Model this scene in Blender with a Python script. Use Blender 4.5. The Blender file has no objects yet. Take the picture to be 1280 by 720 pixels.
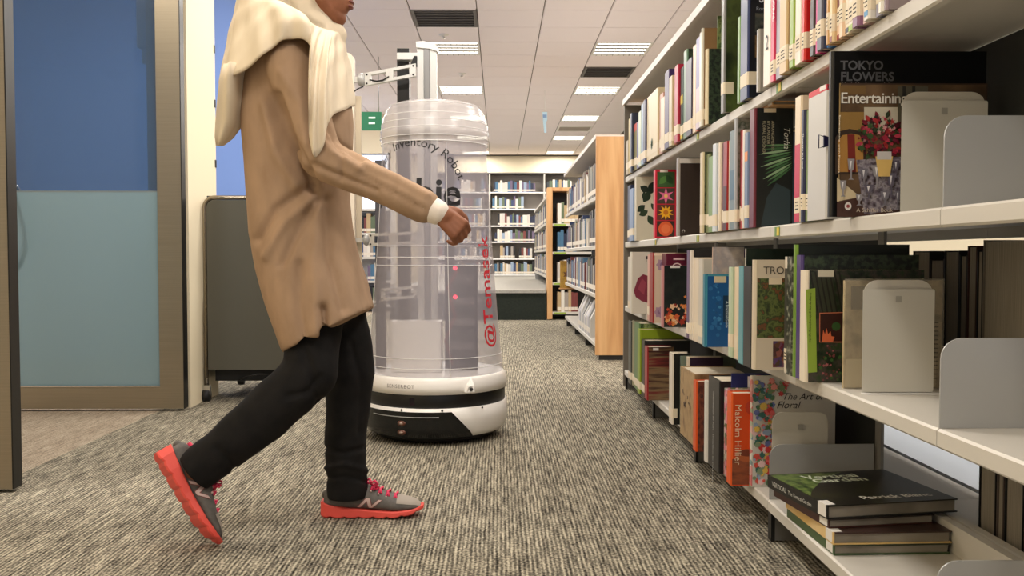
import bpy, bmesh, math, random
from mathutils import Vector, Matrix, noise
random.seed(7)
SC = bpy.context.scene
COL = SC.collection
PI = math.pi
# ------------------------------------------------------------------ camera
F = 1120.0                                   # focal length in pixels of a 1280 px wide frame
CAMZ = 0.75
camd = bpy.data.cameras.new('camera'); cam = bpy.data.objects.new('camera', camd); COL.objects.link(cam)
camd.sensor_width = 36.0; camd.lens = F / 1280 * 36; camd.clip_start = 0.02; camd.clip_end = 100
cam.location = (0, 0, CAMZ)
cam.rotation_euler = (math.radians(90 - 2.045), 0, math.radians(-0.82))
SC.camera = cam
# ------------------------------------------------------------------ world, exposure
w = bpy.data.worlds.new('world'); SC.world = w; w.use_nodes = True
w.node_tree.nodes['Background'].inputs[0].default_value = (1.0, 0.96, 0.96, 1)
w.node_tree.nodes['Background'].inputs[1].default_value = 0.54
SC.view_settings.view_transform = 'Standard'
SC.view_settings.look = 'None'
SC.view_settings.exposure = -0.06
SC.view_settings.gamma = 1.0
LAMP_POWER = 35.0
LAMP_COLOR = (1.0, 0.945, 0.87)
# ------------------------------------------------------------------ measuring helpers
RM = cam.rotation_euler.to_matrix(); RT = RM.transposed(); CP = Vector(cam.location)
def ray(px, py): return RM @ Vector(((px - 640) / F, (360 - py) / F, -1))
def onY(px, py, Y):
    r = ray(px, py); return CP + r * (Y / r.y)
def onZ(px, py, z):
    r = ray(px, py); return CP + r * ((z - CAMZ) / r.z)
def solveY(px, X, z):                        # distance at which (X, ?, z) is seen in picture column px
    a = (px - 640) / F
    A = RT @ Vector((X, 0, z - CAMZ)); B = RT @ Vector((0, 1, 0))
    return -(A.x + a * A.z) / (B.x + a * B.z)
def solveZ(py, X, Y):
    a = (360 - py) / F
    A = RT @ Vector((X, Y, -CAMZ)); B = RT @ Vector((0, 0, 1))
    return -(A.y + a * A.z) / (B.y + a * B.z)
# ------------------------------------------------------------------ materials
def lin(c):
    f = lambda v: (v / 12.92 if v <= 0.04045 else ((v + 0.055) / 1.055) ** 2.4)
    return tuple(f(x / 255.0) for x in c[:3]) + (1.0,)
MC = {}
def deep(c): q = sum(c) / 3; return tuple(max(0, min(255, (q + (x - q) * 1.18) * (.90 if q < 190 else .96))) for x in c)
def mat(c, rough=0.5, metal=0.0, spec=0.5, emit=0.0):
    k = ('m', tuple(c), rough, metal, spec, emit)
    if k in MC: return MC[k]
    m = bpy.data.materials.new('paint'); m.use_nodes = True
    b = m.node_tree.nodes['Principled BSDF']
    b.inputs['Base Color'].default_value = lin(c); b.inputs['Roughness'].default_value = rough
    b.inputs['Metallic'].default_value = metal; b.inputs['Specular IOR Level'].default_value = spec
    if emit:
        b.inputs['Emission Color'].default_value = lin(c); b.inputs['Emission Strength'].default_value = emit
    MC[k] = m; return m
def nodes(m): return m.node_tree.nodes, m.node_tree.links
def ramp(nt, cols, const=False):
    r = nt.new('ShaderNodeValToRGB'); e = r.color_ramp.elements
    if const: r.color_ramp.interpolation = 'CONSTANT'
    n = len(cols)
    for i, c in enumerate(cols):
        p, c = c if isinstance(c[1], (tuple, list)) else (i / max(1, n - (0 if const else 1)), c)
        if i < 2: e[i].position = p; el = e[i]
        else: el = e.new(p)
        el.color = lin(c)
    return r
def art(kind, cols, scale=(30, 30, 30), rough=0.3, bump=0.0, detail=4, const=False, dist=0.0, metal=0.0, spec=0.5, lo=None, hi=None):
    k = (kind, str(cols), tuple(scale), rough, bump, detail, const, dist, metal, spec, lo, hi)
    if k in MC: return MC[k]
    m = bpy.data.materials.new('pattern'); m.use_nodes = True
    N, L = nodes(m); b = N['Principled BSDF']
    b.inputs['Roughness'].default_value = rough; b.inputs['Metallic'].default_value = metal; b.inputs['Specular IOR Level'].default_value = spec
    tc = N.new('ShaderNodeTexCoord'); mp = N.new('ShaderNodeMapping'); mp.inputs['Scale'].default_value = scale
    L.new(tc.outputs['Object'], mp.inputs['Vector'])
    if kind == 'noise':
        t = N.new('ShaderNodeTexNoise'); t.inputs['Scale'].default_value = 1; t.inputs['Detail'].default_value = detail
        t.inputs['Distortion'].default_value = dist; out = t.outputs['Fac']
        l, h = (0.3 if lo is None else lo), (0.7 if hi is None else hi)
    else:
        t = N.new('ShaderNodeTexVoronoi'); t.inputs['Scale'].default_value = 1
        sp = N.new('ShaderNodeSeparateColor'); L.new(t.outputs['Color'], sp.inputs[0]); out = sp.outputs[0]; l, h = 0.0, 1.0
    L.new(mp.outputs[0], t.inputs['Vector'])
    mr = N.new('ShaderNodeMapRange'); mr.inputs[1].default_value = l; mr.inputs[2].default_value = h
    L.new(out, mr.inputs[0])
    r = ramp(N, cols, const); L.new(mr.outputs[0], r.inputs[0]); L.new(r.outputs[0], b.inputs['Base Color'])
    if bump:
        bp = N.new('ShaderNodeBump'); bp.inputs['Strength'].default_value = bump; bp.inputs['Distance'].default_value = 0.004
        L.new(out, bp.inputs['Height']); L.new(bp.outputs[0], b.inputs['Normal'])
    MC[k] = m; return m
def glassy(c, alpha, rough=0.15, gloss=0.5):
    """thin see-through sheet: part of the light passes, the rest meets a tinted surface"""
    k = ('g', tuple(c), alpha, rough, gloss)
    if k in MC: return MC[k]
    m = bpy.data.materials.new('clear_sheet'); m.use_nodes = True
    b = m.node_tree.nodes['Principled BSDF']
    b.inputs['Base Color'].default_value = lin(c); b.inputs['Roughness'].default_value = rough
    b.inputs['Alpha'].default_value = alpha; b.inputs['Specular IOR Level'].default_value = gloss
    MC[k] = m; return m
def wood(c1, c2, c3, sc=(14, 14, 1.2)):
    return art('noise', [c1, c2, c3], sc, 0.45, 0.05, 5, dist=0.6, spec=0.3)
def carpet(name, dark, mid, light, pitch=0.011):
    m = bpy.data.materials.new(name); m.use_nodes = True
    N, L = nodes(m); b = N['Principled BSDF']; b.inputs['Roughness'].default_value = 0.95; b.inputs['Specular IOR Level'].default_value = 0.08
    tc = N.new('ShaderNodeTexCoord')
    sx = N.new('ShaderNodeSeparateXYZ'); L.new(tc.outputs['Object'], sx.inputs[0])
    # slight wobble of the rows
    nw = N.new('ShaderNodeTexNoise'); nw.inputs['Scale'].default_value = 9; L.new(tc.outputs['Object'], nw.inputs['Vector'])
    w1 = N.new('ShaderNodeMath'); w1.operation = 'MULTIPLY_ADD'; w1.inputs[1].default_value = 0.006; L.new(nw.outputs['Fac'], w1.inputs[0]); L.new(sx.outputs[0], w1.inputs[2])
    s1 = N.new('ShaderNodeMath'); s1.operation = 'MULTIPLY'; s1.inputs[1].default_value = 2 * PI / pitch; L.new(w1.outputs[0], s1.inputs[0])
    s2 = N.new('ShaderNodeMath'); s2.operation = 'SINE'; L.new(s1.outputs[0], s2.inputs[0])
    s3 = N.new('ShaderNodeMath'); s3.operation = 'MULTIPLY_ADD'; s3.inputs[1].default_value = 0.5; s3.inputs[2].default_value = 0.5; L.new(s2.outputs[0], s3.inputs[0])
    mp = N.new('ShaderNodeMapping'); mp.inputs['Scale'].default_value = (95, 9, 1); L.new(tc.outputs['Object'], mp.inputs['Vector'])
    n1 = N.new('ShaderNodeTexNoise'); n1.inputs['Scale'].default_value = 1; n1.inputs['Detail'].default_value = 2; L.new(mp.outputs[0], n1.inputs['Vector'])
    mp2 = N.new('ShaderNodeMapping'); mp2.inputs['Scale'].default_value = (150, 110, 1); L.new(tc.outputs['Object'], mp2.inputs['Vector'])
    n2 = N.new('ShaderNodeTexNoise'); n2.inputs['Scale'].default_value = 1; n2.inputs['Detail'].default_value = 1; L.new(mp2.outputs[0], n2.inputs['Vector'])
    mp3 = N.new('ShaderNodeMapping'); mp3.inputs['Scale'].default_value = (14, 1.2, 1); L.new(tc.outputs['Object'], mp3.inputs['Vector'])
    n3 = N.new('ShaderNodeTexNoise'); n3.inputs['Scale'].default_value = 1; L.new(mp3.outputs[0], n3.inputs['Vector'])
    def madd(a, k, c):
        x = N.new('ShaderNodeMath'); x.operation = 'MULTIPLY_ADD'; x.inputs[1].default_value = k
        L.new(a, x.inputs[0])
        if isinstance(c, float): x.inputs[2].default_value = c
        else: L.new(c, x.inputs[2])
        return x.outputs[0]
    v = madd(s3.outputs[0], 0.30, -0.74)
    v = madd(n1.outputs['Fac'], 0.95, v); v = madd(n2.outputs['Fac'], 1.0, v); v = madd(n3.outputs['Fac'], 0.22, v)
    r = ramp(N, [(0.12, dark), (0.45, mid), (0.85, light)]); L.new(v, r.inputs[0]); L.new(r.outputs[0], b.inputs['Base Color'])
    bp = N.new('ShaderNodeBump'); bp.inputs['Strength'].default_value = 0.7; bp.inputs['Distance'].default_value = 0.004
    L.new(v, bp.inputs['Height']); L.new(bp.outputs[0], b.inputs['Normal'])
    return m
# ------------------------------------------------------------------ mesh helpers
class MB:
    def __init__(s): s.v = []; s.f = []; s.m = []; s.s = []
    def add(s, vs, fs, mi=0, smooth=False):
        o = len(s.v); s.v += [tuple(v) for v in vs]
        for f in fs: s.f.append([i + o for i in f]); s.m.append(mi); s.s.append(smooth)
        return s
    def box(s, x0, x1, y0, y1, z0, z1, mi=0):
        v = [(x, y, z) for z in (z0, z1) for y in (y0, y1) for x in (x0, x1)]
        return s.add(v, [(0, 2, 3, 1), (4, 5, 7, 6), (0, 1, 5, 4), (2, 6, 7, 3), (0, 4, 6, 2), (1, 3, 7, 5)], mi)
    def prism(s, pts, axis, a, b, mi=0):
        """pts: outline in the two other axes (in x,y,z order), extruded along axis from a to b"""
        def P(u, v, t): return (t, u, v) if axis == 'x' else (u, t, v) if axis == 'y' else (u, v, t)
        n = len(pts); v = [P(u, q, a) for u, q in pts] + [P(u, q, b) for u, q in pts]
        f = [list(range(n)), list(range(2 * n - 1, n - 1, -1))] + [(i, i + n, (i + 1) % n + n, (i + 1) % n) for i in range(n)]
        return s.add(v, f, mi)
    def lathe(s, prof, n=48, c=(0, 0), mi=0, a0=0, a1=2 * PI, close=True):
        full = abs(a1 - a0 - 2 * PI) < 1e-6; k = n if full else n + 1
        vs = []
        for r, z in prof:
            for i in range(k):
                a = a0 + (a1 - a0) * i / n; vs.append((c[0] + r * math.sin(a), c[1] - r * math.cos(a), z))
        fs = []
        for j in range(len(prof) - 1):
            for i in range(n):
                i2 = (i + 1) % k; fs.append((j * k + i, j * k + i2, (j + 1) * k + i2, (j + 1) * k + i))
        return s.add(vs, fs, mi, True)
    def tube(s, pts, r, n=8, mi=0, closed=False):
        pts = [Vector(p) for p in pts]; m = len(pts); rs = r if isinstance(r, (list, tuple)) else [r] * m
        vs = []; prev = None
        for i, p in enumerate(pts):
            if closed: d = pts[(i + 1) % m] - pts[i - 1]
            else: d = pts[min(i + 1, m - 1)] - pts[max(i - 1, 0)]
            d.normalize()
            if prev is None: u = d.orthogonal().normalized()
            else:
                u = prev - d * prev.dot(d)
                u = u.normalized() if u.length > 1e-6 else d.orthogonal().normalized()
            prev = u; q = d.cross(u)
            for k in range(n):
                a = 2 * PI * k / n; vs.append(p + (u * math.cos(a) + q * math.sin(a)) * rs[i])
        fs = []
        for i in range(m if closed else m - 1):
            for k in range(n):
                k2 = (k + 1) % n; i2 = (i + 1) % m; fs.append((i * n + k, i * n + k2, i2 * n + k2, i2 * n + k))
        if not closed: fs += [list(range(n))[::-1], [(m - 1) * n + k for k in range(n)]]
        return s.add(vs, fs, mi, True)
    def loft(s, rings, mi=0, cap=True, smooth=True):
        n = len(rings[0]); vs = [p for r in rings for p in r]; fs = []
        for j in range(len(rings) - 1):
            for i in range(n):
                i2 = (i + 1) % n; fs.append((j * n + i, j * n + i2, (j + 1) * n + i2, (j + 1) * n + i))
        if cap: fs += [list(range(n))[::-1], [(len(rings) - 1) * n + i for i in range(n)]]
        return s.add(vs, fs, mi, smooth)
    def ball(s, c, r, n=12, mi=0, rot=None):
        r = r if isinstance(r, (list, tuple)) else (r, r, r); vs = []; c = Vector(c)
        for j in range(n + 1):
            t = PI * j / n
            for i in range(2 * n):
                a = PI * i / n; p = Vector((r[0] * math.sin(t) * math.cos(a), r[1] * math.sin(t) * math.sin(a), -r[2] * math.cos(t)))
                vs.append(c + (rot @ p if rot else p))
        k = 2 * n; fs = []
        for j in range(n):
            for i in range(k): i2 = (i + 1) % k; fs.append((j * k + i, j * k + i2, (j + 1) * k + i2, (j + 1) * k + i))
        return s.add(vs, fs, mi, True)
    def cap(s, p0, p1, r0, r1, n=14):           # tapered limb segment with round ends
        p0 = Vector(p0); p1 = Vector(p1); d = (p1 - p0)
        q = d.to_track_quat('Z', 'Y').to_matrix(); Ln = d.length; rings = []
        for j in range(5):
            t = PI / 2 * (1 - j / 5) ; rings.append((-r0 * math.sin(t), r0 * math.cos(t)))
        rings.append((0, r0)); rings.append((Ln, r1))
        for j in range(1, 6):
            t = PI / 2 * j / 5; rings.append((Ln + r1 * math.sin(t), r1 * math.cos(t)))
        R = [[p0 + q @ Vector((max(rr, 1e-4) * math.cos(2 * PI * k / n), max(rr, 1e-4) * math.sin(2 * PI * k / n), zz)) for k in range(n)] for zz, rr in rings]
        return s.loft(R)
    def build(s, name, mats, parent=None, loc=None, fix=False):
        me = bpy.data.meshes.new(name); off = Vector(loc) if loc is not None else Vector((0, 0, 0))
        me.from_pydata([tuple(Vector(v) - off) for v in s.v], [], s.f)
        for m in (mats if isinstance(mats, (list, tuple)) else [mats]): me.materials.append(m)
        me.polygons.foreach_set('material_index', s.m); me.polygons.foreach_set('use_smooth', s.s)
        if fix:
            bm = bmesh.new(); bm.from_mesh(me); bmesh.ops.remove_doubles(bm, verts=bm.verts, dist=1e-6)
            bmesh.ops.recalc_face_normals(bm, faces=bm.faces); bm.to_mesh(me); bm.free()
        me.update()
        o = bpy.data.objects.new(name, me); COL.objects.link(o)
        if parent is not None: o.parent = parent
        elif loc is not None: o.location = off
        return o
def empty(name, loc=(0, 0, 0)):
    o = bpy.data.objects.new(name, None); o.empty_display_size = 0.05; COL.objects.link(o); o.location = loc; return o
def tag(o, label=None, cat=None, group=None, kind=None):
    if label: o['label'] = label
    if cat: o['category'] = cat
    if group: o['group'] = group
    if kind: o['kind'] = kind
    return o
def W(mb, name, mats, parent, fix=False):       # part given in world coordinates under an unrotated parent
    L = Vector((0, 0, 0)); p = parent
    while p is not None: L += Vector(p.location); p = p.parent
    return mb.build(name, mats, parent, L, fix)
def lnk(o, name, parent=None, loc=(0, 0, 0)):   # a copy sharing mesh data
    c = o.copy(); c.name = name; COL.objects.link(c); c.parent = parent; c.location = loc; return c
def rrect(x0, x1, y0, y1, r, n=5, corners=(1, 1, 1, 1)):
    pts = []
    for (cx, cy, a), on in zip(((x0 + r, y0 + r, PI), (x1 - r, y0 + r, 1.5 * PI), (x1 - r, y1 - r, 0), (x0 + r, y1 - r, PI / 2)), corners):
        if on: pts += [(cx + r * math.cos(a + PI / 2 * i / n), cy + r * math.sin(a + PI / 2 * i / n)) for i in range(n + 1)]
        else: pts.append((cx + r * math.copysign(1, math.cos(a + PI / 4)), cy + r * math.copysign(1, math.sin(a + PI / 4))))
    return pts
def text_shape(s, size, bold=0.0, align='LEFT', shear=0.0, spacing=1.0):
    cu = bpy.data.curves.new('t', 'FONT'); cu.body = s; cu.size = size; cu.align_x = align; cu.offset = bold; cu.shear = shear
    cu.space_character = spacing; cu.resolution_u = 3; cu.fill_mode = 'FRONT'
    o = bpy.data.objects.new('t', cu); COL.objects.link(o)
    dg = bpy.context.evaluated_depsgraph_get(); me = bpy.data.meshes.new_from_object(o.evaluated_get(dg))
    v = [tuple(p.co) for p in me.vertices]; f = [list(p.vertices) for p in me.polygons]
    bpy.data.objects.remove(o); bpy.data.curves.remove(cu); bpy.data.meshes.remove(me)
    return v, f
def text(parent, s, org, ux, uy, size, m, name='title', **k):
    v, f = text_shape(s, size, **k); o, ux, uy = Vector(org), Vector(ux), Vector(uy)
    return MB().add([o + ux * p[0] + uy * p[1] for p in v], f).build(name, m, parent)
def blob(mb, name, m, parent, voxel, smooth=4, fn=None):
    """one continuous skin grown over overlapping shapes"""
    o = mb.build(name, m)
    md = o.modifiers.new('r', 'REMESH'); md.mode = 'VOXEL'; md.voxel_size = voxel; md.use_smooth_shade = True
    if smooth:
        sm = o.modifiers.new('s', 'SMOOTH'); sm.iterations = smooth; sm.factor = 0.5
    dg = bpy.context.evaluated_depsgraph_get(); me = bpy.data.meshes.new_from_object(o.evaluated_get(dg))
    bpy.data.objects.remove(o)
    me.name = name
    if fn:
        me.update(); ns = [Vector(v.normal) for v in me.vertices]
        for v, n in zip(me.vertices, ns): v.co = fn(Vector(v.co), n)
    L = Vector(parent.location) if parent else Vector((0, 0, 0))
    for v in me.vertices: v.co -= L
    for p in me.polygons: p.use_smooth = True
    me.materials.clear(); me.materials.append(m); me.update()
    o = bpy.data.objects.new(name, me); COL.objects.link(o); o.parent = parent; return o
def ordinal(n):
    return {1: 'first', 2: 'second', 3: 'third', 4: 'fourth', 5: 'fifth', 6: 'sixth', 7: 'seventh', 8: 'eighth', 9: 'ninth', 10: 'tenth', 11: 'eleventh', 12: 'twelfth'}.get(
        n, '%d%s' % (n, 'th' if 10 <= n % 100 <= 20 else {1: 'st', 2: 'nd', 3: 'rd'}.get(n % 10, 'th')))
# ================================================================== SETTING
CEIL = 2.95
M_shelf = mat((205, 200, 190), 0.38, 0.0, 0.5)
M_plate = mat((176, 176, 174), 0.35, 0.25, 0.5)
M_dark = mat((28, 26, 25), 0.5)
M_black = mat((12, 12, 13), 0.35)
M_chrome = mat((205, 205, 205), 0.18, 1.0)
M_alu = mat((215, 215, 212), 0.32, 0.75)
M_steel = art('noise', [(146, 134, 112), (154, 142, 120)], (3, 3, 200), 0.36, 0, 2, metal=0.6)
M_cream = mat((240, 228, 200), 0.8, 0, 0.2)
M_white = mat((236, 234, 230), 0.4)
M_oak = wood((186, 138, 92), (208, 160, 110), (222, 178, 128))
M_ceil = mat((248, 240, 242), 0.9, 0, 0.1)
M_joint = mat((120, 112, 108), 0.9, 0, 0.1)
M_carpet = carpet('ribbed_carpet', (44, 41, 37), (118, 112, 99), (198, 189, 167))
M_carpet2 = carpet('beige_carpet', (112, 100, 86), (158, 144, 126), (192, 178, 158), 0.009)
tag(MB().box(-1.65, 6.0, -2.0, 20.0, -0.05, 0.0).build('floor', M_carpet), 'dark ribbed grey beige carpet down the library aisle', kind='structure')
tag(MB().box(-6.0, -1.65, -2.0, 20.0, -0.05, 0.0).build('floor_side_room', M_carpet2), 'pale beige carpet inside the glass door', kind='structure')
ce = MB(); ce.box(-6, 6, -2, 7.3, CEIL, CEIL + 0.05, 0); ce.box(-6, 6, 7.3, 20, CEIL + 0.012, CEIL + 0.05, 1)
ceiling = tag(ce.build('ceiling', [M_ceil, M_joint]), 'white suspended ceiling of square tiles', kind='structure')
# fixture cells: (column centre, row centre)
COLS = [-2.3, -0.5, 1.3, 3.1]
LROWS = [9.6 + 2.4 * k for k in range(-4, 5)]
VENTS = [(-0.5, 8.4), (1.3, 10.8), (1.3, 15.6)]
taken = {(round(c, 1), round(r, 1)) for c in COLS for r in LROWS} | {(round(c, 1), round(r, 1)) for c, r in VENTS}
tile = None
def tile_mesh():
    h = 0.2975; b = 0.006; c = 0.0018
    lo = [(-h + b, -h + c, 0), (h - b, -h + c, 0), (h - b, h - c, 0), (-h + b, h - c, 0)]
    up = [(-h + .0012, -h + .0005, .012), (h - .0012, -h + .0005, .012), (h - .0012, h - .0005, .012), (-h + .0012, h - .0005, .012)]
    return MB().add(lo + up, [(3, 2, 1, 0), (0, 1, 5, 4), (1, 2, 6, 5), (2, 3, 7, 6), (3, 0, 4, 7), (4, 5, 6, 7)])
for i in range(-4, 5):
    cx = -0.5 + 0.6 * i
    for j in range(20):
        cy = 7.6 + 0.4 + 0.6 * j - 0.2 + 0.0
        cy = 7.8 + 0.6 * j
        if (round(cx, 1), round(cy, 1)) in taken: continue
        if abs(cx) / cy > 0.66: continue
        if cy > 19.5: continue
        if tile is None: tile = tile_mesh().build('ceiling_tile', M_ceil, ceiling); tile.location = (cx, cy, CEIL)
        else: lnk(tile, 'ceiling_tile', ceiling, (cx, cy, CEIL))
# ---- recessed lights
M_tube = mat((255, 248, 232), 0.5, emit=2.6)
M_louv = mat((232, 230, 224), 0.25, 0.6)
def make_light():
    r = empty('ceiling_light')
    hs = MB(); h = 0.297
    for x0, x1, y0, y1 in ((-h, -h + .02, -h, h), (h - .02, h, -h, h), (-h + .02, h - .02, -h, -h + .02), (-h + .02, h - .02, h - .02, h)): hs.box(x0, x1, y0, y1, -0.004, 0.09)
    hs.box(-h + .02, h - .02, -h + .02, h - .02, 0.08, 0.09)
    hs.build('housing', M_white, r)
    for k in (-0.21, -0.07, 0.07, 0.21):
        MB().tube([(-0.272, k, 0.010), (0.272, k, 0.010)], 0.013, 10).build('tube', M_tube, r)
    for k in range(9): x = -0.24 + 0.06 * k; MB().box(x - .002, x + .002, -.277, .277, -0.012, 0.034).build('louvre', M_louv, r)
    return r
def copy_tree(o, parent=None):
    c = o.copy(); COL.objects.link(c); c.parent = parent
    for ch in list(o.children): copy_tree(ch, c)
    return c
lt = None
NAMEC = {-2.3: 'far left row', -0.5: 'row left of centre', 1.3: 'row above the near bookcase', 3.1: 'far right row'}
for c in COLS:
    n = 0
    for y in reversed(LROWS):
        n += 1
        if abs(c) > 2 and y > 15: continue
        seen = y > 9 and abs(c) < 2
        if seen:
            if lt is None: lt = make_light(); o = lt
            else: o = copy_tree(lt)
        else:                                          # out of the picture: only housing and one diffuser
            o = empty('ceiling_light'); hs = MB(); hs.box(-.29, .29, -.29, .29, 0.03, 0.05); hs.build('housing', M_white, o)
        o.location = (c, y, CEIL)
        tag(o, 'recessed ceiling light, %s from the back wall, %s' % (ordinal(n), NAMEC[c]), 'ceiling light', 'recessed ceiling lights')
        if any(q.type == 'LIGHT' for q in o.children): continue
        ld = bpy.data.lights.new('lamp', 'AREA'); ld.shape = 'SQUARE'; ld.size = 0.56; ld.energy = LAMP_POWER * (1.0 if c > -2 else 1.4); ld.color = LAMP_COLOR
        lo = bpy.data.objects.new('lamp', ld); COL.objects.link(lo); lo.parent = o; lo.location = (0, 0, -0.016)
# ---- air vents
for (c, y), lab in zip(VENTS, ('dark square air vent in the ceiling above the robot mast', 'dark square air vent between two lights above the near bookcase', 'slotted pale air vent far back near the back wall')):
    v = empty('air_vent', (c, y, CEIL)); dk = mat((74, 70, 68), 0.6) if y < 15 else mat((190, 180, 170), 0.6)
    fr = MB(); h = .296
    for b in ((-h, -h + .03, -h, h), (h - .03, h, -h, h), (-h + .03, h - .03, -h, -h + .03), (-h + .03, h - .03, h - .03, h)): fr.box(*b, -0.004, 0.02)
    fr.build('frame', mat((86, 80, 76), 0.5) if y < 15 else M_white, v)
    MB().box(-h + .03, h - .03, -h + .03, h - .03, 0.008, 0.014).build('backing', dk, v)
    for k in range(6): MB().box(-h + .03, h - .03, -.235 + .085 * k, -.225 + .085 * k, -0.002, 0.009).build('slat', dk, v)
    tag(v, lab, 'air vent', 'ceiling air vents')
# ---- sprinklers
for x, y, lab in ((-0.55, 9.0, 'small sprinkler head on the ceiling behind the robot mast'), (-0.45, 10.9, 'small sprinkler head between the two left ceiling lights')):
    s = empty('sprinkler', (x, y, CEIL)); MB().lathe([(0, 0), (.05, 0), (.045, -.008), (.015, -.012), (.012, -.03), (0, -.03)], 16).build('rose', M_white, s)
    MB().lathe([(0, -.03), (.02, -.034), (.02, -.037), (0, -.037)], 12).build('deflector', M_chrome, s)
    tag(s, lab, 'sprinkler', 'ceiling sprinklers')
# ---- walls
tag(MB().box(-6, 6, 19.8, 19.95, 0, CEIL).build('wall_back', M_cream), 'cream wall across the far end', kind='structure')
tag(MB().box(5.5, 5.6, -2, 19.8, 0, CEIL).build('wall_right', M_cream), 'cream wall beyond the bookcases', kind='structure')
tag(MB().box(-1.70, -1.53, -2, 2.55, 0, CEIL).build('wall_left', M_cream), 'cream wall before the glass doors', kind='structure')
tag(MB().box(-1.72, -1.525, 4.43, 4.87, 0, CEIL).build('wall_pier', M_cream), 'bright cream pier beside the steel framed glass door', kind='structure')
M_blue = mat((124, 156, 224), 0.6, 0, 0.3)
tag(MB().box(-6, -1.78, 6.5, 6.6, 0, CEIL).build('wall_blue', M_blue), 'plain blue wall behind the glass door', kind='structure')
tag(MB().box(-5.6, -5.5, -2, 6.5, 0, CEIL).build('wall_side_room', M_cream), kind='structure', label='cream wall of the side room')
lw = MB(); lw.box(-6, -1.62, 14.0, 14.1, 0, 1.0); lw.box(-6, -1.62, 14.0, 14.1, 2.35, CEIL); lw.box(-1.72, -1.62, 14.0, 14.1, 1.0, 2.35)
tag(lw.build('wall_far_left', M_cream), 'cream wall with a long window far left', kind='structure')
win = empty('window_1', (-3.0, 14.0, 1.0)); tag(win, 'bright daylit window behind the walking woman', kind='structure')
for k in range(3): W(MB().box(-1.72 - 1.3 * (k + 1) + .03, -1.72 - 1.3 * k - .03, 14.04, 14.05, 1.03, 2.32), 'pane', mat((226, 236, 255), 0.3, emit=1.5), win)
fr = MB()
for k in range(4): W(MB().box(-1.72 - 1.3 * k - .03, -1.72 - 1.3 * k + .03, 14.0, 14.09, 1.0, 2.35), 'mullion', M_alu, win)
# small wall marks on the edge of the pier
for k, py in enumerate((62, 130, 205)):
    p = onY(273, py, 4.87)
    tag(MB().box(-1.5275, -1.521, 4.850, 4.868, p.z - .02, p.z + .02).build('wall_clip', M_dark), 'small dark clip, %s from the top on the edge of the cream pier' % ordinal(k + 1), 'clip', 'clips on the cream pier')
# ---- glass doors, both standing open at a right angle to the wall
def glass_door(name, x1, y, wdt, lab, handle_side):
    d = empty(name, (x1, y, 0)); tag(d, lab, kind='structure')
    x0 = x1 - wdt; t = 0.025; top = 2.35
    for a, b, nm in ((x1 - .118, x1 - .004, 'stile'), (x0, x0 + .02, 'stile')):
        W(MB().box(a, b, y - t, y + t, 0.012, top), nm, M_steel, d)
    W(MB().box(x1 - .004, x1, y - t - .001, y + t + .001, 0.012, top), 'edge_seal', M_black, d)
    W(MB().box(x0 + .02, x1 - .118, y - t, y + t, 0.012, 0.118), 'bottom_rail', M_steel, d)
    W(MB().box(x0 + .02, x1 - .118, y - t, y + t, top - .11, top), 'top_rail', M_steel, d)
    W(MB().box(x0 + .02, x1 - .118, y - t - .003, y - t + .004, 0.118, 0.124), 'glazing_bead', M_chrome, d)
    W(MB().box(x0 + .02, x1 - .118, y - .006, y + .006, 1.06, top - .11), 'clear_pane', glassy((58, 88, 122), 0.56, 0.06), d)
    W(MB().box(x0 + .02, x1 - .118, y - .006, y + .006, 0.118, 1.06), 'frosted_pane', glassy((134, 160, 168), 0.88, 0.3), d)
    W(MB().box(x0 + .02, x1 - .118, y - .0065, y + .0065, 1.057, 1.064), 'film_edge', mat((120, 130, 132), .5), d)
    if handle_side:
        for q in (-1, 1):
            pts = [(x0 + .02 + .01 * 0 + .05 * math.sin(PI * i / 12) , y + q * (t + .055 * math.sin(PI * i / 12)), 0.69 + .40 * i / 12) for i in range(13)]
            W(MB().tube(pts, .009, 10), 'pull_handle', M_chrome, d)
    return d
glass_door('door_1', -1.522, 4.36, 0.835, 'steel framed glass door with frosted lower half, standing open', True)
W2 = glass_door('door_2', -1.537, 2.86, 0.80, 'near steel framed glass door leaf cut by the picture edge', False)
# door closer behind the glass
dc = empty('door_closer', (-1.66, 4.50, 1.98)); tag(dc, 'white door closer box seen through the top of the glass door', 'door closer')
a = onY(174, 62, 4.47); b = onY(193, -20, 4.47)
W(MB().prism(rrect(a.x, b.x, a.z, b.z, .012), 'y', 4.44, 4.50), 'box', M_white, dc)
a = onY(180, 81, 4.47); b = onY(193, 62, 4.47)
W(MB().prism(rrect(a.x, b.x + .01, a.z, b.z + .001, .008), 'y', 4.445, 4.495), 'arm_bracket', M_white, dc)
dc.location.z = dc.location.z
# ---- back end: platform, skirting
pl = empty('reading_platform', (-0.2, 10.5, 0)); tag(pl, 'raised reading platform with grey top and dark green front', 'platform')
W(MB().prism([(-1.28, 10.5), (.55, 10.5), (.55, 10.85), (2.1, 10.85), (2.1, 19.7), (-1.28, 19.7)], 'z', 0.0, 0.315), 'front', art('noise', [(22, 28, 22), (34, 42, 32)], (40, 40, 40), 0.9), pl)
W(MB().prism([(-1.28, 10.48), (.55, 10.48), (.55, 10.85), (2.1, 10.85), (2.1, 19.7), (-1.28, 19.7)], 'z', 0.316, 0.35), 'top', art('noise', [(150, 146, 138), (172, 168, 158)], (60, 60, 60), 0.9), pl)
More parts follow.
